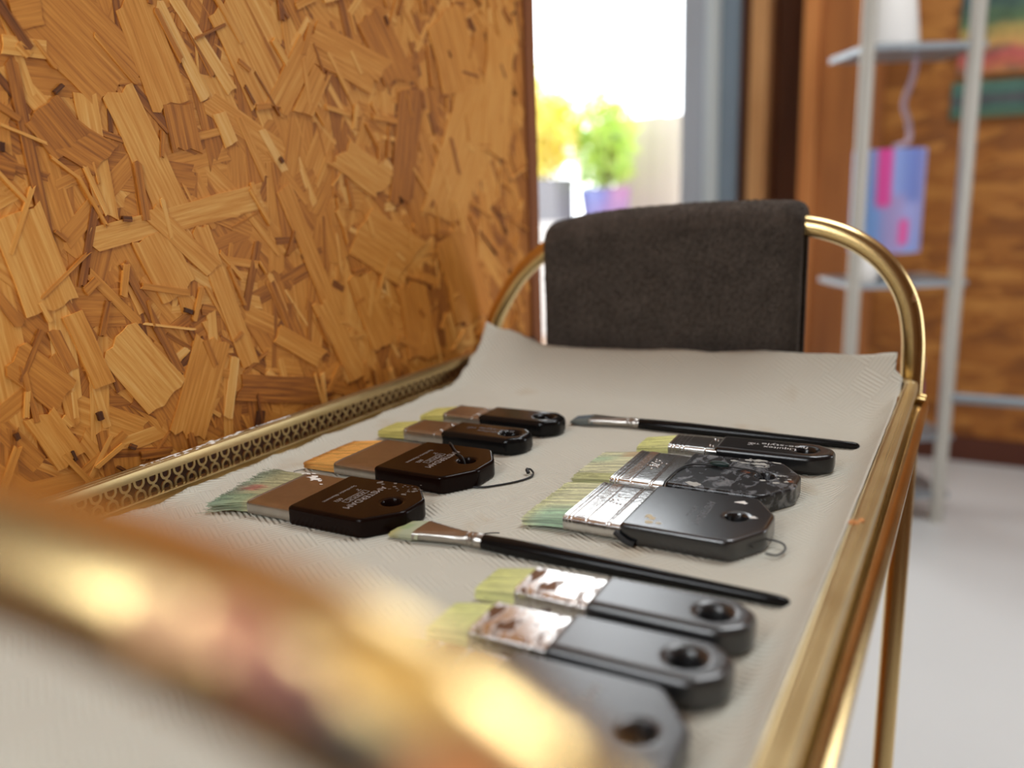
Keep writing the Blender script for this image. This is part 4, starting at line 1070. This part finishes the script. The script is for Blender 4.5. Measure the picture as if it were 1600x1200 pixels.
def foliage(parent, c, r, n, cols, size, tall=0):
    m = MB()
    for k in range(n):
        d = Vector((random.gauss(0, 1), random.gauss(0, 1), random.gauss(0, 1))); d.normalize(); q = random.random()**.45
        p = Vector((c[0]+d.x*r[0]*q, c[1]+d.y*r[1]*q, c[2]+d.z*r[2]*q+(tall*random.random()**3 if tall else 0)))
        u = Vector((random.gauss(0, 1), random.gauss(0, 1), random.gauss(0, 1)+.6)).normalized()*size*random.uniform(.6, 1.4); w = u.cross(Vector((random.gauss(0, 1), random.gauss(0, 1), 1))).normalized()*size*.24
        cc = tuple(.95*c_ for c_ in col_mix(*random.choice(cols), random.random()))
        m.add([p-u, p+w+u*.1, p+u, p-w+u*.1], [(0, 1, 2, 3)], flat=True, tone=cc)
    return m
YEL = [(C3(252, 242, 130), C3(244, 238, 140)), (C3(250, 228, 110), C3(246, 240, 170))]
GRN = [(C3(206, 230, 110), C3(190, 222, 124)), (C3(226, 234, 140), C3(176, 214, 120))]
foliage(None, (140, 0, 640), (430, 190, 380), 2600, YEL+YEL, 66, 260).build('foliage', M['leaf'], tr)
m = MB()
for k in range(14):
    x = random.uniform(-380, 240); m.tube([(x, 0, 300), (x+random.gauss(0, 40), random.gauss(0, 30), 560), (x+random.gauss(0, 80), random.gauss(0, 60), 820)], 8, 6)
m.build('stems', M['wood_dark'], tr)
fp = thing('flower_pot', 'blue and violet painted flower pot with a green bush', 'flower pot', (-2690, 6420, FL-4))
m = MB(); V = []; Cc = []; n = 40
prof = [(0, 130), (10, 138), (800, 160), (1120, 205), (1170, 210), (1170, 190), (1080, 180)]
for z, r in prof:
    for k in range(n):
        a_ = 2*math.pi*k/n; V.append((r*math.cos(a_), r*math.sin(a_), z))
        Cc.append(col_mix(C3(104, 114, 170), C3(150, 108, 148), .5+1.2*nz(math.cos(a_)*1.3, math.sin(a_)*1.3, z*.004)))
m.add(V, [(j*n+k, j*n+(k+1) % n, (j+1)*n+(k+1) % n, (j+1)*n+k) for j in range(len(prof)-1) for k in range(n)]+[tuple((len(prof)-1)*n+k for k in range(n)), tuple(range(n-1, -1, -1))], tone=Cc)
m.build('pot', M['pot'], fp)
foliage(None, (-10, 0, 1470), (280, 200, 430), 1300, GRN, 60, 200).build('foliage', M['leaf'], fp)
m = MB()
for k in range(7):
    m.tube([(random.gauss(0, 30), random.gauss(0, 30), 1070), (random.gauss(0, 60), random.gauss(0, 50), 1400), (random.gauss(0, 90), random.gauss(0, 70), 1700)], 9, 6)
m.build('stems', M['wood_dark'], fp)

w2 = thing('window_2', 'side window of the room', 'window', (XR+30, (ry0+ry1)/2, FL)); struct(w2)
def w2part(name, ya, yb, z0, z1, xa=-25, xb=25, m=None):
    b = MB(); b.box(xa, xb, ya-(ry0+ry1)/2, yb-(ry0+ry1)/2, z0-FL, z1-FL); b.build(name, m or M['alu'], w2)
w2part('frame', ry0, ry0+50, rz0, rz1); w2part('frame', ry1-50, ry1, rz0, rz1); w2part('frame', ry0+50, ry1-50, rz0, rz0+50); w2part('frame', ry0+50, ry1-50, rz1-50, rz1); w2part('pane', ry0+50, ry1-50, rz0+50, rz1-50, -3, 3, M['glass'])
# unseen window added behind the camera to light the near tray and bar
w = thing('added_window', 'window added behind the camera to light the near tray', 'window', ((wx0+wx1)/2, YB-30, FL)); struct(w)
def added_window_part(name, xa, xb, z0, z1, ya=-25, yb=25, m=None):
    b = MB(); b.box(xa-(wx0+wx1)/2, xb-(wx0+wx1)/2, ya, yb, z0-FL, z1-FL); b.build(name, m or M['alu'], w)
added_window_part('frame', wx0, wx0+40, wz0, wz1); added_window_part('frame', wx1-40, wx1, wz0, wz1); added_window_part('frame', wx0+40, wx1-40, wz0, wz0+40); added_window_part('frame', wx0+40, wx1-40, wz1-40, wz1)
added_window_part('pane', wx0+40, wx1-40, wz0+40, wz1-40, -3, 3, M['glass'])

# ---------------------------------------------------------------- light
wd = bpy.data.worlds.new('sky'); sc.world = wd; wd.use_nodes = True
bg = wd.node_tree.nodes['Background']; bg.inputs[0].default_value = (.93, .97, 1, 1); bg.inputs[1].default_value = SKY
def area(name, loc, size, rot, power, col=(1, 1, 1), portal=False):
    l = bpy.data.lights.new(name, 'AREA'); l.shape = 'RECTANGLE'; l.size, l.size_y = size[0]*S, size[1]*S; l.energy = power; l.color = col
    o = bpy.data.objects.new(name, l); COL.objects.link(o); o.location = (loc[0]*S, loc[1]*S, loc[2]*S+T); o.rotation_euler = rot
    if portal: l.cycles.is_portal = True
    return o
area('door_portal', (-1980, YW+70, 880), (1600, 3560), (R(-90), 0, 0), 1, portal=True)
area('added_window_portal', ((wx0+wx1)/2, YB-70, (wz0+wz1)/2), (wx1-wx0, wz1-wz0), (R(90), 0, 0), 1, portal=True)
area('side_portal', (XR+70, (ry0+ry1)/2, (rz0+rz1)/2), (rz1-rz0, ry1-ry0), (0, R(90), 0), 1, portal=True)
if RP: area('side_daylight', (XR-4, (ry0+ry1)/2, (rz0+rz1)/2), (rz1-rz0-60, ry1-ry0-60), (0, R(90), 0), RP, (.95, .98, 1))
area('roof_portal', ((cx0+cx1)/2, (cy0+cy1)/2, CE+70), (cx1-cx0, cy1-cy0), (0, 0, 0), 1, portal=True)
if RLP: area('roof_daylight', ((cx0+cx1)/2, (cy0+cy1)/2, CE+34), (cx1-cx0-40, cy1-cy0-40), (0, 0, 0), RLP, (.96, .98, 1))
for i, (x, y, p) in enumerate(CEIL):
    area('ceiling_lamp', (x, y, CE-8), (900, 260), (0, 0, 0), p, (1, .93, .84))
if NEAR_FILL:
    area('added_window_fill', ((wx0+wx1)/2, YB+3, (wz0+wz1)/2), (wx1-wx0-80, wz1-wz0-80), (R(90), 0, 0), NEAR_FILL, (.93, .97, 1))  # added fill light for the near paper and bar

# ---------------------------------------------------------------- camera
RW = [[0.8746056601012464, 0.07963300371330542, -0.47825048252820357], [0.4837531333408539, -0.2091905441473963, 0.8498365855987975], [-0.03237043870213791, -0.9746270573706195, -0.22148194901462784]]
cam = bpy.data.cameras.new('camera'); co = bpy.data.objects.new('camera', cam); COL.objects.link(co); sc.camera = co
right = Vector([r_[0] for r_ in RW]); down = Vector([r_[1] for r_ in RW]); fwd = Vector([r_[2] for r_ in RW])
mw = Matrix.Identity(4)
for i in range(3): mw[i][0], mw[i][1], mw[i][2] = right[i], -down[i], -fwd[i]
mw.translation = Vector((0, 0, 200*S+T)); co.matrix_world = mw
cam.sensor_width = 36; cam.lens = 1300/1600*36; cam.clip_start = .005; cam.clip_end = 100
cam.dof.use_dof = True; cam.dof.focus_distance = FOCUS*.75; cam.dof.aperture_fstop = (cam.lens/1000)/APERTURE
sc.view_settings.view_transform = 'Standard'; sc.view_settings.look = 'None'; sc.view_settings.gamma = 1; sc.view_settings.use_curve_mapping = False
sc.view_settings.exposure = EXPO
